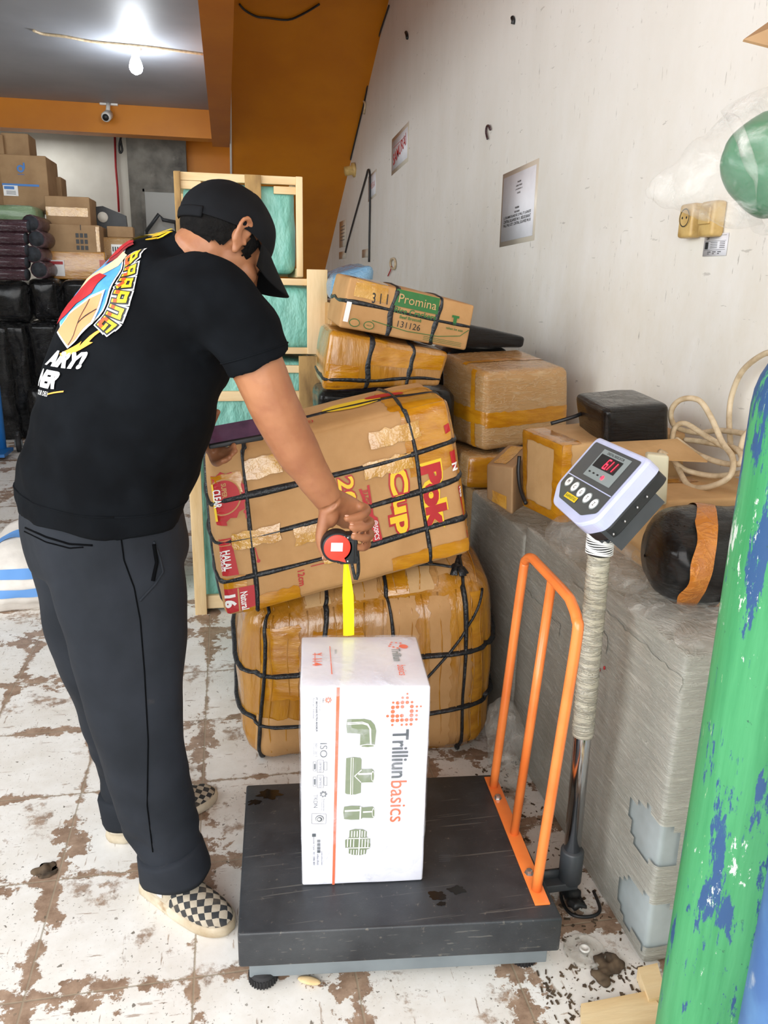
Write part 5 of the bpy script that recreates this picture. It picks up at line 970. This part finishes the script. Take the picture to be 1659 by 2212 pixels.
# ---------------------------------------------------------------- the man
man = thing('person', (-.26, 1.74, 0), 'man in black cap, printed black t-shirt and dark trousers bending to measure the white carton', 'person')
P = lambda x, y, Y: ay(x, y, Y)
LV = V((.22, -.975, 0))
# head frame
HC = V((.000, 1.744, 1.494)); HF = V((.62, .34, -.71)).normalized(); HU = V((.60, .32, .72)); HU = (HU-HF*HU.dot(HF)).normalized(); HR = HF.cross(HU)
H = lambda r_, f_, u_: HC+HR*r_+HF*f_+HU*u_
hd = lambda g, c, h: g.ell(H(*c), h, HR, HF, HU, n=18)
gh = G(); hd(gh, (0, -.008, .018), (.073, .088, .080)); hd(gh, (0, .026, -.022), (.062, .066, .075)); hd(gh, (0, .040, -.062), (.045, .050, .042)); hd(gh, (0, .078, -.094), (.022, .022, .018)); hd(gh, (0, .066, .028), (.056, .026, .04))
for s_ in (-1, 1):
    hd(gh, (s_*.040, .062, -.028), (.024, .028, .022)); hd(gh, (s_*.030, .084, .018), (.020, .010, .006)); hd(gh, (s_*.032, .080, .002), (.014, .010, .009))
gh.tube([H(0, .092, .012), H(0, .104, -.012), H(0, .112, -.030)], [.008, .011, .013], 10); hd(gh, (.012, .098, -.033), (.009, .012, .008)); hd(gh, (-.012, .098, -.033), (.009, .012, .008)); hd(gh, (0, .090, -.060), (.024, .012, .008)); hd(gh, (0, .088, -.072), (.020, .012, .008))
for s_ in (-1, 1):                                  # ears: rim, lobe, bowl
    e = lambda f_, u_, o=0: H(s_*(.072+o), f_*.96+u_*-.25-.004, u_*.97)
    rim = [e(.010, -.016, .002), e(-.004, -.024, .004), e(-.014, -.012, .010), e(-.020, .006, .016), e(-.019, .022, .018), e(-.008, .033, .016), e(.006, .030, .010), e(.013, .018, .005), e(.010, .008, .002)]
    gh.tube(rim, [.0045, .0052, .0052, .0050, .0050, .0050, .0048, .0045, .004], 10, sub=4); gh.tube([e(.002, -.018, .003), e(-.001, -.028, .004), e(.002, -.034, .002)], [.006, .0080, .0058], 10)
    gh.ell(e(-.003, .004, .003), (.0050, .017, .027), (HR*.88+HF*s_*.35).normalized(), HF, HU, n=12); gh.tube([e(.002, -.014, .008), e(-.009, -.002, .012), e(-.010, .012, .014), e(-.002, .022, .012)], [.0035, .0035, .0032, .003], 8, sub=3); gh.ell(e(.012, -.004, .006), (.005, .005, .007), n=8)
gh.tube([(-.105, 1.762, 1.375), (-.066, 1.756, 1.425), H(0, -.020, -.060), H(0, -.005, .0)], [(.050, .085), (.050, .062), (.050, .058), .05], 20, sub=4)
# torso and legs under the clothes
gb = G(); gb.tube([(-.28, 1.76, .90), (-.25, 1.76, 1.04), (-.20, 1.755, 1.16), (-.155, 1.755, 1.27), (-.125, 1.76, 1.345), (-.10, 1.76, 1.385)], [(.13, .15), (.14, .16), (.14, .17), (.13, .18), (.10, .16), (.05, .08)], 20, ref=LV, sub=3)
legN = [(-.235, 1.69, .86), (-.235, 1.67, .70), (-.225, 1.655, .50), (-.215, 1.645, .35), (-.18, 1.625, .20), (-.180, 1.610, .09)]
legF = [(-.295, 1.85, .86), (-.31, 1.87, .70), (-.325, 1.88, .50), (-.32, 1.885, .35), (-.30, 1.87, .20), (-.290, 1.862, .09)]
for L_ in (legN, legF): gb.tube(L_, [.09, .08, .055, .055, .040, .036], 16, sub=3)
def foot(g, heel, toe):
    a, b = V(heel), V(toe); d = (b-a); g.tube([a+d*.12+V((0, 0, .05)), a+d*.3+V((0, 0, .05)), a+d*.55+V((0, 0, .038)), a+d*.85+V((0, 0, .030))], [(.024, .024), (.026, .022), (.028, .012), (.024, .007)], 14, sub=3)
NH, NTo, FH, FTo = (-.238, 1.664, 0), (-.040, 1.470, 0), (-.345, 1.828, 0), (-.080, 1.972, 0)
foot(gb, NH, NTo); foot(gb, FH, FTo)
# right arm and hand round the tape measure
arm = [(-.03, 1.60, 1.375), (.018, 1.56, 1.325), (.052, 1.552, 1.262), (.086, 1.560, 1.178), (.128, 1.585, 1.090), (.166, 1.601, 1.025), (.201, 1.613, .966)]
gb.tube(arm, [.05, .052, .052, .050, .047, .038, (.031, .026)], 20, ref=(0, 1, 0), sub=5)
wr = V(arm[-1]); ff = lambda pts: [P(*p) for p in pts]
gb.tube([wr, P(726, 1092, 1.635), P(752, 1108, 1.652), P(764, 1128, 1.662)], [(.031, .026), (.036, .022), (.038, .018), (.030, .014)], 18, sub=4, ref=(0, 1, 0))
gb.ell(P(712, 1112, 1.617), (.021, .017, .030), n=12)
F_ = [[(752, 1090, 1.655), (790, 1098, 1.635), (783, 1113, 1.590), (750, 1120, 1.572)], [(762, 1108, 1.662), (799, 1126, 1.636), (790, 1138, 1.588), (760, 1139, 1.570)], [(764, 1128, 1.664), (799, 1151, 1.634), (791, 1162, 1.590), (764, 1159, 1.572)], [(760, 1142, 1.660), (792, 1172, 1.630), (785, 1183, 1.592), (764, 1180, 1.578)]]
for i, q in enumerate(F_): gb.tube(ff(q), [.0115, .0108-.0005*i, .0098-.0004*i, .0078], 12, sub=4); gb.ell(P(*q[-1]), (.0080, .0080, .0078), n=8)
th = [(706, 1088, 1.616), (699, 1128, 1.612), (692, 1165, 1.606), (703, 1204, 1.598)]; gb.tube(ff(th), [.016, .014, .0115, .0085], 12, sub=4); gb.ell(P(*th[-1]), (.008, .008, .008), n=8)
# left arm and hand under the phone
gb.tube([(-.09, 1.90, 1.375), (-.10, 1.95, 1.33), (-.19, 2.03, 1.215), (-.22, 2.05, 1.16), (-.17, 2.04, 1.09), (-.105, 2.01, 1.03)], [.05, .05, .044, .043, .038, (.029, .025)], 16, sub=4)
gb.tube([(-.105, 2.01, 1.03), P(455, 962, 1.985), P(474, 966, 1.97)], [(.029, .025), (.034, .020), (.030, .014)], 14, sub=3)
for q in ([(468, 952, 1.99), (484, 968, 1.965), (496, 972, 1.938), (505, 962, 1.918)], [(464, 962, 1.98), (478, 980, 1.955), (494, 984, 1.928), (508, 974, 1.910)], [(460, 970, 1.975), (470, 990, 1.95), (482, 995, 1.922), (496, 988, 1.905)], [(455, 975, 1.97), (462, 996, 1.945), (470, 1001, 1.92), (480, 996, 1.905)]):
    gb.tube(ff(q), [.0105, .0095, .0088, .0072], 10, sub=4); gb.ell(P(*q[-1]), (.0074, .0074, .0074), n=8)
q = [(446, 948, 2.0), (452, 925, 1.985), (461, 904, 1.97), (470, 890, 1.955)]; gb.tube(ff(q), [.013, .012, .0105, .008], 10, sub=4); gb.ell(P(*q[-1]), (.008, .008, .008), n=8)
vs, fs = remesh([gh, gb], .0038, 3, lambda v, n: .0006*noise.noise(v*60))
body = mk('body', vs, fs, 'skin', man)
A = Art(lambda x, y, lay: H(.0+x, .0, y), .5)
# closed lash line, brow, nails
g = G()
for s_ in (-1, 1): g.tube([H(s_*.019, .0905, -.002), H(s_*.030, .0915, -.006), H(s_*.044, .083, -.003)], .0016, 6, sub=3); g.tube([H(s_*.018, .094, .022), H(s_*.034, .092, .026), H(s_*.048, .081, .022)], [(.0035, .002)]*3, 6, sub=3)
g.out('eyelash_and_brow', 'hair', man)
bvb = BVHTree.FromPolygons(vs, fs)
g = G()
for i, q in enumerate(F_[:3]+[F_[3]]):
    tip = P(*q[-1]); d = (P(*q[-1])-P(*q[-2])).normalized(); up_ = V((0, 0, 1)); up_ = (up_-d*up_.dot(d)).normalized(); g.ell(tip+d*.001+up_*.0066, (.0050, .0042, .0014), d, up_.cross(d), up_, n=8)
tip = P(*th[-1]); g.ell(tip+V((-.0062, -.003, .001)), (.0014, .0042, .0055), n=8)
g.out('fingernails', M('fingernail', (222, 170, 146), rough=.3), man)
# hair
g = G(); g.ell(H(0, -.012, .014), (.0785, .0950, .0860), HR, HF, HU, n=60); hl = []
def hair_ok(p):
    if (p-H(0, -.006, .020)).dot((HU*.97-HF*.22).normalized()) > -.002: return False
    q = p-HC; r_, f_, u_ = q.dot(HR), q.dot(HF), q.dot(HU); j = .006*noise.noise(p*120)
    if u_ > .02: return f_ < .085
    if f_ < -.035: return u_ > -.075+j
    if f_ < -.018: return u_ > -.04+j
    if f_ < .014: return u_ > .012+j
    return f_ < .040+j*.5 and u_ > -.016+j
fs_ = [f for f in g.f if hair_ok(sum((g.v[i] for i in f), V())/4)]
us = sorted({i for f in fs_ for i in f}); mp = {a: i for i, a in enumerate(us)}
mk('hair', [g.v[i] for i in us], [tuple(mp[i] for i in f) for f in fs_], 'hair', man)
# cap
CU = (HU*.97-HF*.22).normalized(); CF = (HF*.97+HU*.22).normalized(); CC = H(0, -.006, .020)
g = G(); vs2 = []; n = 48; m = 18
for i in range(m+1):
    for k in range(n):
        b = 2*pi*k/n; a0 = -.03-.16*max(0, -sin(b)); a = (a0+(1-a0)*i/m)*pi/2; rr_ = 1+.02*noise.noise(V((cos(b)*2, sin(b)*2, a*2)))-.012*(abs(sin(3*b)) < .06)
        vs2.append(CC+(HR*.0860*cos(b)+CF*.1050*sin(b))*cos(a)*rr_+CU*.091*sin(a)*rr_)
g.add(vs2, [(i*n+k, i*n+(k+1) % n, (i+1)*n+(k+1) % n, (i+1)*n+k) for i in range(m) for k in range(n)]); g.ell(CC+CU*.091, (.008, .008, .004), HR, CF, CU, n=8)
capo = g.out('cap', 'cap', man)
g = G(); n = 28; m = 12; top = []; 
for j, dz in ((0, .0015), (1, -.0015)):
    for i in range(n+1):
        ph = -1.18+2.36*i/n
        for k in range(m+1):
            s_ = k/m; bx = sin(ph)*.0865; by = cos(ph)*.107; ext = .090*max(0, 1-(ph/1.185)**2)**.5
            x = bx*(1+s_*.10); y = by+ext*s_*.88; top.append(CC+HR*x+CF*y+CU*(-.006-.022*(x/.086)**2*s_*1.8-.034*s_*(ext/.09)+dz))
W = (n+1)*(m+1); q4 = [(i*(m+1)+k, (i+1)*(m+1)+k, (i+1)*(m+1)+k+1, i*(m+1)+k+1) for i in range(n) for k in range(m)]
ed = [(i*(m+1)+m, (i+1)*(m+1)+m, W+(i+1)*(m+1)+m, W+i*(m+1)+m) for i in range(n)]+[(k, k+1, W+k+1, W+k) for k in range(m)]+[(n*(m+1)+k, n*(m+1)+k+1, W+n*(m+1)+k+1, W+n*(m+1)+k) for k in range(m)]
g.add(top, q4+[tuple(W+a for a in reversed(f)) for f in q4]+ed); g.out('cap_brim', 'cap', capo)
g = G(); g.tube([CC-CF*.100+HR*x-CU*(.020+.006*cos(x*30)) + CF*(abs(x)**2*6) for x in (-.05, -.03, -.01, .01, .03, .05)], [(.011, .003)]*6, 8, sub=3, ref=HR); g.out('adjustment_strap', 'cap', capo)
# shirt
gs = G(); gs.tube([(-.288, 1.755, .915), (-.282, 1.755, .95), (-.248, 1.755, 1.05), (-.205, 1.752, 1.16), (-.165, 1.752, 1.26), (-.140, 1.755, 1.34), (-.112, 1.758, 1.405), (-.078, 1.758, 1.448), (-.060, 1.757, 1.468)], [(.168, .195), (.176, .202), (.182, .208), (.180, .215), (.172, .222), (.150, .215), (.112, .150), (.067, .080), (.058, .070)], 36, ref=LV, sub=5)
gs.tube([(-.105, 1.66, 1.345), (-.040, 1.580, 1.375), (.016, 1.556, 1.330), (.044, 1.550, 1.284), (.058, 1.550, 1.258)], [(.10, .11), (.088, .086), (.074, .076), (.066, .070), (.067, .070)], 28, sub=5, ref=(0, 1, 0))
gs.tube([(-.12, 1.86, 1.345), (-.09, 1.935, 1.365), (-.12, 1.97, 1.31), (-.155, 2.0, 1.26)], [(.10, .11), (.085, .085), (.075, .075), (.068, .070)], 24, sub=5)
def fold(v, n):
    a = .009*noise.noise(V((v.x*5, v.y*5, v.z*5)))+.013*noise.noise(V((v.x*9+v.z*9, v.y*6, v.z*4-v.x*6)))+.005*(.3-abs(noise.noise(V((v.x*12+v.z*10, v.y*9, v.z*5)))))
    return a+.003*noise.noise(v*22)
svs, sfs = remesh([gs], .0085, 5, fold); shirt = mk('t_shirt', svs, sfs, 'shirt', man)
cn = V((.50, 0, .86)).normalized(); c1_ = (LV-cn*LV.dot(cn)).normalized(); c2_ = cn.cross(c1_)
G().tube([V((-.057, 1.757, 1.470))+c1_*.071*cos(a)+c2_*.060*sin(a) for a in [2*pi*k/40 for k in range(41)]], [(.005, .011)]*41, 8, cap=False, ref=cn).out('collar', 'shirt', shirt)
bvs = BVHTree.FromPolygons(svs, sfs)
def ringline(c, ax_, rr_, name, mat, r_=.0022, par=None, bv=bvs, e0=LV):
    a = V(ax_).normalized(); e = (V(e0)-a*a.dot(V(e0))).normalized(); f_ = a.cross(e); pts = []
    for k in range(49):
        t_ = 2*pi*k/48; d = e*cos(t_)+f_*sin(t_); h_ = bv.ray_cast(V(c)+d*rr_, -d)
        if h_[0] is not None and (rr_ > .2 or (h_[0]-V(c)).length < .088): pts.append(h_[0]+d*.0006)
    if len(pts) > 5: G().tube(pts, r_, 6).out(name, mat, par)
ringline((-.275, 1.755, .965), (.1, 0, 1), .5, 'hem_seam', 'shirt', .0022, shirt); ringline((.046, 1.5515, 1.280), (.30, -.05, -.95), .12, 'sleeve_seam', 'shirt', .0016, shirt, e0=(0, 1, 0))
# back print
BF = V((.86, .50, 0)).normalized(); BX_ = V((BF.y, -BF.x, 0)); BY_ = V((.36, .1, .93)).normalized(); BO = V((-.33, 1.735, 1.335))+BX_*.060+BY_*.022
SP = [(-.288, .915), (-.282, .95), (-.248, 1.05), (-.205, 1.16), (-.165, 1.26), (-.140, 1.34), (-.112, 1.405), (-.06, 1.50)]
def bmap(x, y, lay):
    x += max(-.03, min(.032, -.34*y)); z = 1.338+y*.93; k = 0
    while k < len(SP)-2 and z > SP[k+1][1]: k += 1
    (xa, za), (xb, zb_) = SP[k], SP[k+1]; xc_ = xa+(xb-xa)*(z-za)/(zb_-za); th_ = x/.185; d = -BF*cos(th_)+BX_*sin(th_)
    o = V((xc_, 1.755, z)); h_ = bvs.ray_cast(o+d*.5+V((0, 0, .18)), (-d-V((0, 0, .36))).normalized())
    return None if h_[0] is None else h_[0]+h_[1]*(.0018+lay*.0009)
A = Art(bmap, .014)
A.poly(circ(.0, .0, .106, .108, 40), 'white'); A.poly(circ(.0, .0, .102, .104, 40), M('sky_blue_ink', (92, 170, 224), (70, 148, 212), 18, .6), 1)
A.poly([(-.07, -.03), (-.02, .0), (.03, .03), (.075, .055), (.09, .08), (.05, .09), (.0, .05), (-.06, .02)], M('skin_tone_ink', (236, 196, 158), rough=.6), 2)
A.poly([(-.02, .055), (.04, .075), (.07, .105), (.02, .118), (-.04, .10)], M('dark_red_ink', (140, 34, 40), rough=.6), 3)
A.poly([(-.03, .07), (.03, .085), (.05, .112), (.0, .116)], 'red', 4)
A.poly([(-.075, -.085), (-.02, -.035), (.04, -.01), (.06, .03), (.02, .035), (-.05, .0), (-.09, -.04)], 'red', 3)
bo = M('orange_box_ink', (226, 152, 100), rough=.6)
A.poly([(-.06, -.100), (.01, -.128), (.078, -.080), (.095, -.005), (.045, -.015), (-.03, -.055)], 'white', 4); A.poly([(-.056, -.097), (.01, -.123), (.073, -.077), (.088, -.012), (.045, -.022), (-.028, -.060)], bo, 5)
A.stroke([(.01, -.121), (.03, -.078), (.045, -.024)], .0025, 'ink', 6); A.stroke([(.03, -.078), (.080, -.048)], .0025, 'ink', 6)
bl = M('bolt_orange_ink', (246, 168, 60), rough=.6); A.poly([(-.02, -.140), (.055, -.112), (.05, -.122), (.125, -.072), (.08, -.115), (.092, -.117), (.0, -.150)], bl, 2)
M('orange_red_ink', (236, 84, 40), rough=.6)
GL = {'B': ((0, 0, 0, 1), (0, 1, .85, 1), (.85, 1, 1, .55), (0, .5, 1, .5), (1, .5, 1, 0), (0, 0, 1, 0)), 'A': ((0, 0, 0, 1), (0, 1, 1, 1), (1, 1, 1, 0), (0, .42, 1, .42)), 'R': ((0, 0, 0, 1), (0, 1, 1, 1), (1, 1, 1, .45), (0, .45, 1, .45), (.4, .45, 1, 0)), 'N': ((0, 0, 0, 1), (0, 1, 1, 1), (1, 1, 1, 0)), 'G': ((1, 1, 0, 1), (0, 1, 0, 0), (0, 0, 1, 0), (1, 0, 1, .5), (1, .5, .5, .5))}
for i, ch in enumerate('BARANG'):
    a = radians(31-13.6*i); R0 = .138; x, y = R0*cos(a), R0*sin(a); up2 = (cos(a), sin(a)); rt2 = (sin(a), -cos(a))
    tp2 = lambda u, v: (x+rt2[0]*(u-.5)*.0175+up2[0]*(v-.5)*.027, y+rt2[1]*(u-.5)*.0175+up2[1]*(v-.5)*.027)
    for wd_, mt_, ly_ in ((.0185, 'white', 2), (.0135, 'ink', 3), (.0072, 'yel', 4)):
        for u0_, v0_, u1_, v1_ in GL[ch]:
            L_ = hypot(u1_-u0_, v1_-v0_); ex_ = wd_*.5/.0225/max(L_, .3); A.stroke([tp2(u0_-(u1_-u0_)*ex_, v0_-(v1_-v0_)*ex_), tp2(u1_+(u1_-u0_)*ex_, v1_+(v1_-v0_)*ex_)], wd_, mt_, ly_)
    for u0_, v0_, u1_, v1_ in GL[ch]:
        if min(v0_, v1_) < .3: A.stroke([tp2(u0_, min(v0_, .35)), tp2(u1_, min(v1_, .35))] if v0_ != v1_ else [tp2(u0_, v0_), tp2(u1_, v1_)], .0072, bpy.data.materials['orange_red_ink'], 5)
for i in range(6): a = radians(64+16*i); A.text('KIRIM!'[::-1][i], .152*cos(a), .158*sin(a), h=.040, w=.03, rot=a-pi/2, mat='yel', bold=.06, lay=3)
A.text('AIRY!', .012, -.152, h=.036, w=.14, mat='white', bold=.06, lay=2, shear=.25); A.text('NER', -.014, -.196, h=.036, w=.10, mat='white', bold=.06, lay=2, shear=.25)
A.text('YOUR DELI', -.020, -.225, h=.010, w=.06, mat='white', lay=2); A.stroke([(.01, -.225), (.06, -.217)], .003, bl, 2)
A.out('back_print', shirt, 'colourful back print with yellow and red lettering')
# trousers
gt = G(); gt.tube([(-.285, 1.757, .975), (-.282, 1.757, .90), (-.272, 1.76, .82), (-.27, 1.76, .77)], [(.160, .185), (.172, .195), (.170, .19), (.14, .17)], 32, ref=LV, sub=5)
gt.tube([(-.262, 1.70, .88), (-.250, 1.68, .76), (-.240, 1.668, .64), (-.228, 1.655, .50), (-.222, 1.645, .37), (-.198, 1.632, .24), (-.178, 1.617, .17), (-.168, 1.603, .100)], [(.150, .110), (.142, .112), (.128, .108), (.108, .10), (.095, .094), (.088, .088), (.076, .078), (.072, .072)], 28, ref=LV, sub=5)
gt.tube([(-.305, 1.84, .88), (-.336, 1.86, .76), (-.348, 1.875, .64), (-.342, 1.885, .50), (-.322, 1.885, .37), (-.302, 1.875, .24), (-.292, 1.865, .15), (-.288, 1.860, .082)], [(.145, .108), (.132, .108), (.118, .10), (.098, .094), (.084, .085), (.078, .078), (.074, .075), (.074, .074)], 28, ref=LV, sub=5)
def pf(v, n):
    low = max(0, .40-v.z); return .010*noise.noise(V((v.x*6, v.y*6, v.z*3.5)))+.008*noise.noise(V((v.x*13+v.z*3, v.y*9, v.z*5)))+.004*noise.noise(V((v.x*14, v.y*10, v.z*9)))+low*.040*noise.noise(V((v.x*9, v.y*9, v.z*26+v.x*10)))
pvs, pfs = remesh([gt], .0085, 5, pf); tr = mk('trousers', pvs, pfs, 'pants', man); bvp = BVHTree.FromPolygons(pvs, pfs)
for c, rx in (((-.168, 1.603, .112), .076), ((-.288, 1.860, .098), .076)):
    pr = [(rx-.006, -.040), (rx+.002, -.043), (rx+.004, -.030), (rx+.001, .022), (rx-.003, .032), (rx-.02, .034)]
    g = G(); g.lathe(c, pr, (-.16, .02, 1), 40); g.v = [v+V((noise.noise(v*14), noise.noise(v*14+V((4, 0, 0))), .5*noise.noise(v*12+V((0, 5, 0)))))*.009 for v in g.v]; g.f = g.f[:-2]; g.mi = g.mi[:-2]; g.out('trouser_cuff', 'pants', tr)
def pline(pts, r_, name, mat='seam'):              # a seam seen on the camera side of the trousers
    o = []
    for x, y in pts:
        d = ray(x, y).normalized(); h_ = bvp.ray_cast(CAM, d)
        if h_[0] is not None: o.append(h_[0]-d*.0005)
    if len(o) > 3: G().tube(o, r_, 6, sub=2).out(name, mat, tr)
I_ = lambda pts, n: [(pts[i][0]+(pts[i+1][0]-pts[i][0])*k/n, pts[i][1]+(pts[i+1][1]-pts[i][1])*k/n) for i in range(len(pts)-1) for k in range(n)]+[pts[-1]]
pline(I_([(262, 1165), (268, 1210), (290, 1270), (303, 1340), (312, 1450), (320, 1600), (318, 1740), (330, 1840)], 5), .0016, 'side_seam')
pline(I_([(332, 1170), (345, 1205), (352, 1235), (335, 1262), (302, 1298)], 4), .0030, 'front_pocket_edge', 'pants'); pline(I_([(332, 1175), (338, 1215), (330, 1255)], 4), .0045, 'front_pocket')
pline(I_([(55, 1140), (100, 1160), (150, 1175), (200, 1178)], 4), .0022, 'back_pocket'); pline(I_([(53, 1148), (100, 1171), (150, 1184), (180, 1182)], 4), .0016, 'back_pocket')
# shoes
def shoe(heel, toe):
    a, b = V(heel), V(toe); d = (b-a); L = d.length; d.normalize(); s_ = V((0, 0, 1)).cross(d)
    def hw(t): return .046*(sin(pi*min(1, (t+.02)/.5)*.5)**.5 if t < .5 else 1)*(1-.0*t) if t < .62 else .046*max(.02, (1-((t-.62)/.385)**2.4))**.5
    def hw2(t): return max(.008, (.036+.012*min(1, t/.55))*(min(1, (t+.004)/.09)**.5)*(1 if t < .68 else max(.0, 1-((t-.68)/.325)**2.5)**.5))
    def ht(t): return .055 if t < .28 else (.055+(.060-.055)*0 if t < .34 else .055-.030*min(1, (t-.34)/.55)**1.2)
    N, K = 40, 22; vs = []; uv = []; fs = []; mi = []
    for i in range(N+1):
        t = i/N; w_ = hw2(t)*.97; h_ = ht(t)*(1 if t > .04 else .9)*(1 if t < .93 else max(.35, 1-(t-.93)*8))
        for k in range(K+1):
            q = pi*k/K; x = w_*cos(q)*(abs(cos(q))**-.15 if abs(cos(q)) > .05 else 1); z = .020+h_*sin(q)**.75
            vs.append(a+d*L*t+s_*x+V((0, 0, z))); uv.append((t*L/.0160, (q/pi-.5)*2.6*w_*1.15/.0160))
    for i in range(N):
        for k in range(K):
            fs.append((i*(K+1)+k, (i+1)*(K+1)+k, (i+1)*(K+1)+k+1, i*(K+1)+k+1)); t = (i+.5)/N; q = abs(k/K-.5)*2
            mi.append(0 if t > .42+.12*q**2*(1 if q < .8 else .6)-(0.0) else 1)
    sh = mk('shoe', vs, fs, ['check', 'canvas'], man, True, mi, uv, label='checkerboard slip-on shoe with cream rubber sole')
    M_ = 64; prof = []
    for (k_, z) in ((.97, .001), (1.05, .004), (1.07, .014), (1.05, .024), (1.0, .0275), (.90, .028)):
        ring_ = []
        for i in range(M_):
            c = 2*pi*i/M_; t = .5-.5*cos(c); w_ = hw2(min(.999, max(.0, t)))*k_*(1 if sin(c) >= 0 else -1); ring_.append(a+d*(L*(t+(k_-1)*.35*(1 if t > .5 else -1)*abs(2*t-1)**6))+s_*w_+V((0, 0, z)))
        prof.append(ring_)
    v2 = [v for r_ in prof for v in r_]; f2 = [(i*M_+k, i*M_+(k+1) % M_, (i+1)*M_+(k+1) % M_, (i+1)*M_+k) for i in range(5) for k in range(M_)]+[tuple(reversed(range(M_)))]
    mk('sole', v2, f2, 'sole', sh); G().tube([a+d*L*t+s_*(sg*hw2(t)*.93)+V((0, 0, z)) for t, sg, z in ((.44, -1, .036), (.47, -.9, .052), (.46, -.4, .066), (.45, 0, .071), (.46, .4, .066), (.47, .9, .052), (.44, 1, .036))], .0016, 6, sub=4).out('opening_trim', 'canvas', sh)
    g = G(); c = a+d*L*.36+s_*(-hw2(.36)*1.0)+V((0, 0, .044)); g.box(c, (.008, .0012, .0045), d, s_, (0, 0, 1)); g.out('heel_tab_label', 'white', sh)
shoe(NH, NTo); shoe(FH, FTo)
# ---------------- tape measure in the right hand
tc = P(727, 1178, 1.586); t = thing('tape_measure', tuple(tc), 'red and black tape measure with yellow blade pulled down to the white carton', 'tape measure')
g = G(); g.lathe(tc+V((0, .018, 0)), [(.031, 0), (.034, .004), (.034, .032), (.031, .036)], (0, -1, 0), 40); g.box(tc+V((.018, 0, -.010)), (.020, .018, .026), bev=.004); g.box(tc+V((.024, 0, -.006)), (.019, .0165, .033), bev=.004); g.out('case', 'black_paint', t)
g = G(); g.lathe(tc+V((-.001, -.0182, .001)), [(.0285, 0), (.0285, .0008), (.027, .0014)], (0, -1, 0), 40); A = g
g.add([tc+V((-.012, -.0195, -.024)), tc+V((.018, -.0195, -.033)), tc+V((.013, -.0195, -.020))], [(0, 1, 2)]); g.out('red_face', 'tapered', t)
G().box(tc+V((-.002, -.0202, .003)), (.0125, .0006, .0095), V((1, 0, -.05)), (0, 1, 0), V((.05, 0, 1))).out('paper_label', 'paper', t, False)
g = G()
for x, z in ((.022, .022), (.022, -.031), (.014, .024)): g.lathe(tc+V((x, -.0175, z)), [(.0022, 0), (.0022, .0012), (.0012, .0016)], (0, -1, 0), 12)
g.out('screws', 'bolt', t)
g = G(); g.tube([tc+V((.036, -.006, .020)), tc+V((.042, -.012, -.02)), tc+V((.044, -.012, -.055)), tc+V((.0405, -.012, -.075)), tc+V((.036, -.012, -.060)), tc+V((.030, -.012, -.030))], [(.0035, .0022)]*6, 8, sub=5, ref=(1, 0, 0)); g.tube([tc+V((.040, -.006, .020)), tc+V((.046, -.006, -.02)), tc+V((.048, -.006, -.06)), tc+V((.043, -.008, -.078))], [(.003, .002)]*4, 8, sub=4); g.out('wrist_strap', 'strap', t)
b0 = tc+V((.020, .0, -.034)); b1 = V((.2505, 1.634, .6375)); g = G(); vs = []; n = 24
for i in range(n+1):
    s_ = i/n; p = b0+(b1-b0)*s_+V((.002*sin(pi*s_), 0, 0)); w_ = .0035+.009*min(1, s_*2.2)**.8
    for k in range(5): x = (k-2)/2; vs.append(p+V((x*w_, -.0028*(1-x*x)+.0, 0)))
vs += [v+V((0, .0004, 0)) for v in vs]; Wn = (n+1)*5; q4 = [(i*5+k, (i+1)*5+k, (i+1)*5+k+1, i*5+k+1) for i in range(n) for k in range(4)]
g.add(vs, q4+[tuple(Wn+a for a in reversed(f)) for f in q4]+[(i*5+k, Wn+i*5+k, Wn+(i+1)*5+k, (i+1)*5+k) for i in range(n) for k in (0, 4)]); g.out('blade', 'blade', t)
# ---------------- phone in the left hand
c8 = b8(P(452, 972, 1.925), P(570, 952, 1.935), P(450, 962, 1.925), P(568, 940, 1.935), (.0, .070, .034))
pb = PB(c8, .004, res=.05); t = thing('phone', tuple(P(510, 960, 1.95)), 'dark phone with a purple lit screen held in the left hand', 'phone'); mk('phone_case', *pb.mesh(), 'black_paint', t); g = G(); g.add(*pb.patch('top', -.95, .95, -.9, .9, off=.0006)); g.out('screen', 'phone', t)
for o in COL.objects:
    if 'off' in o: del o['off']
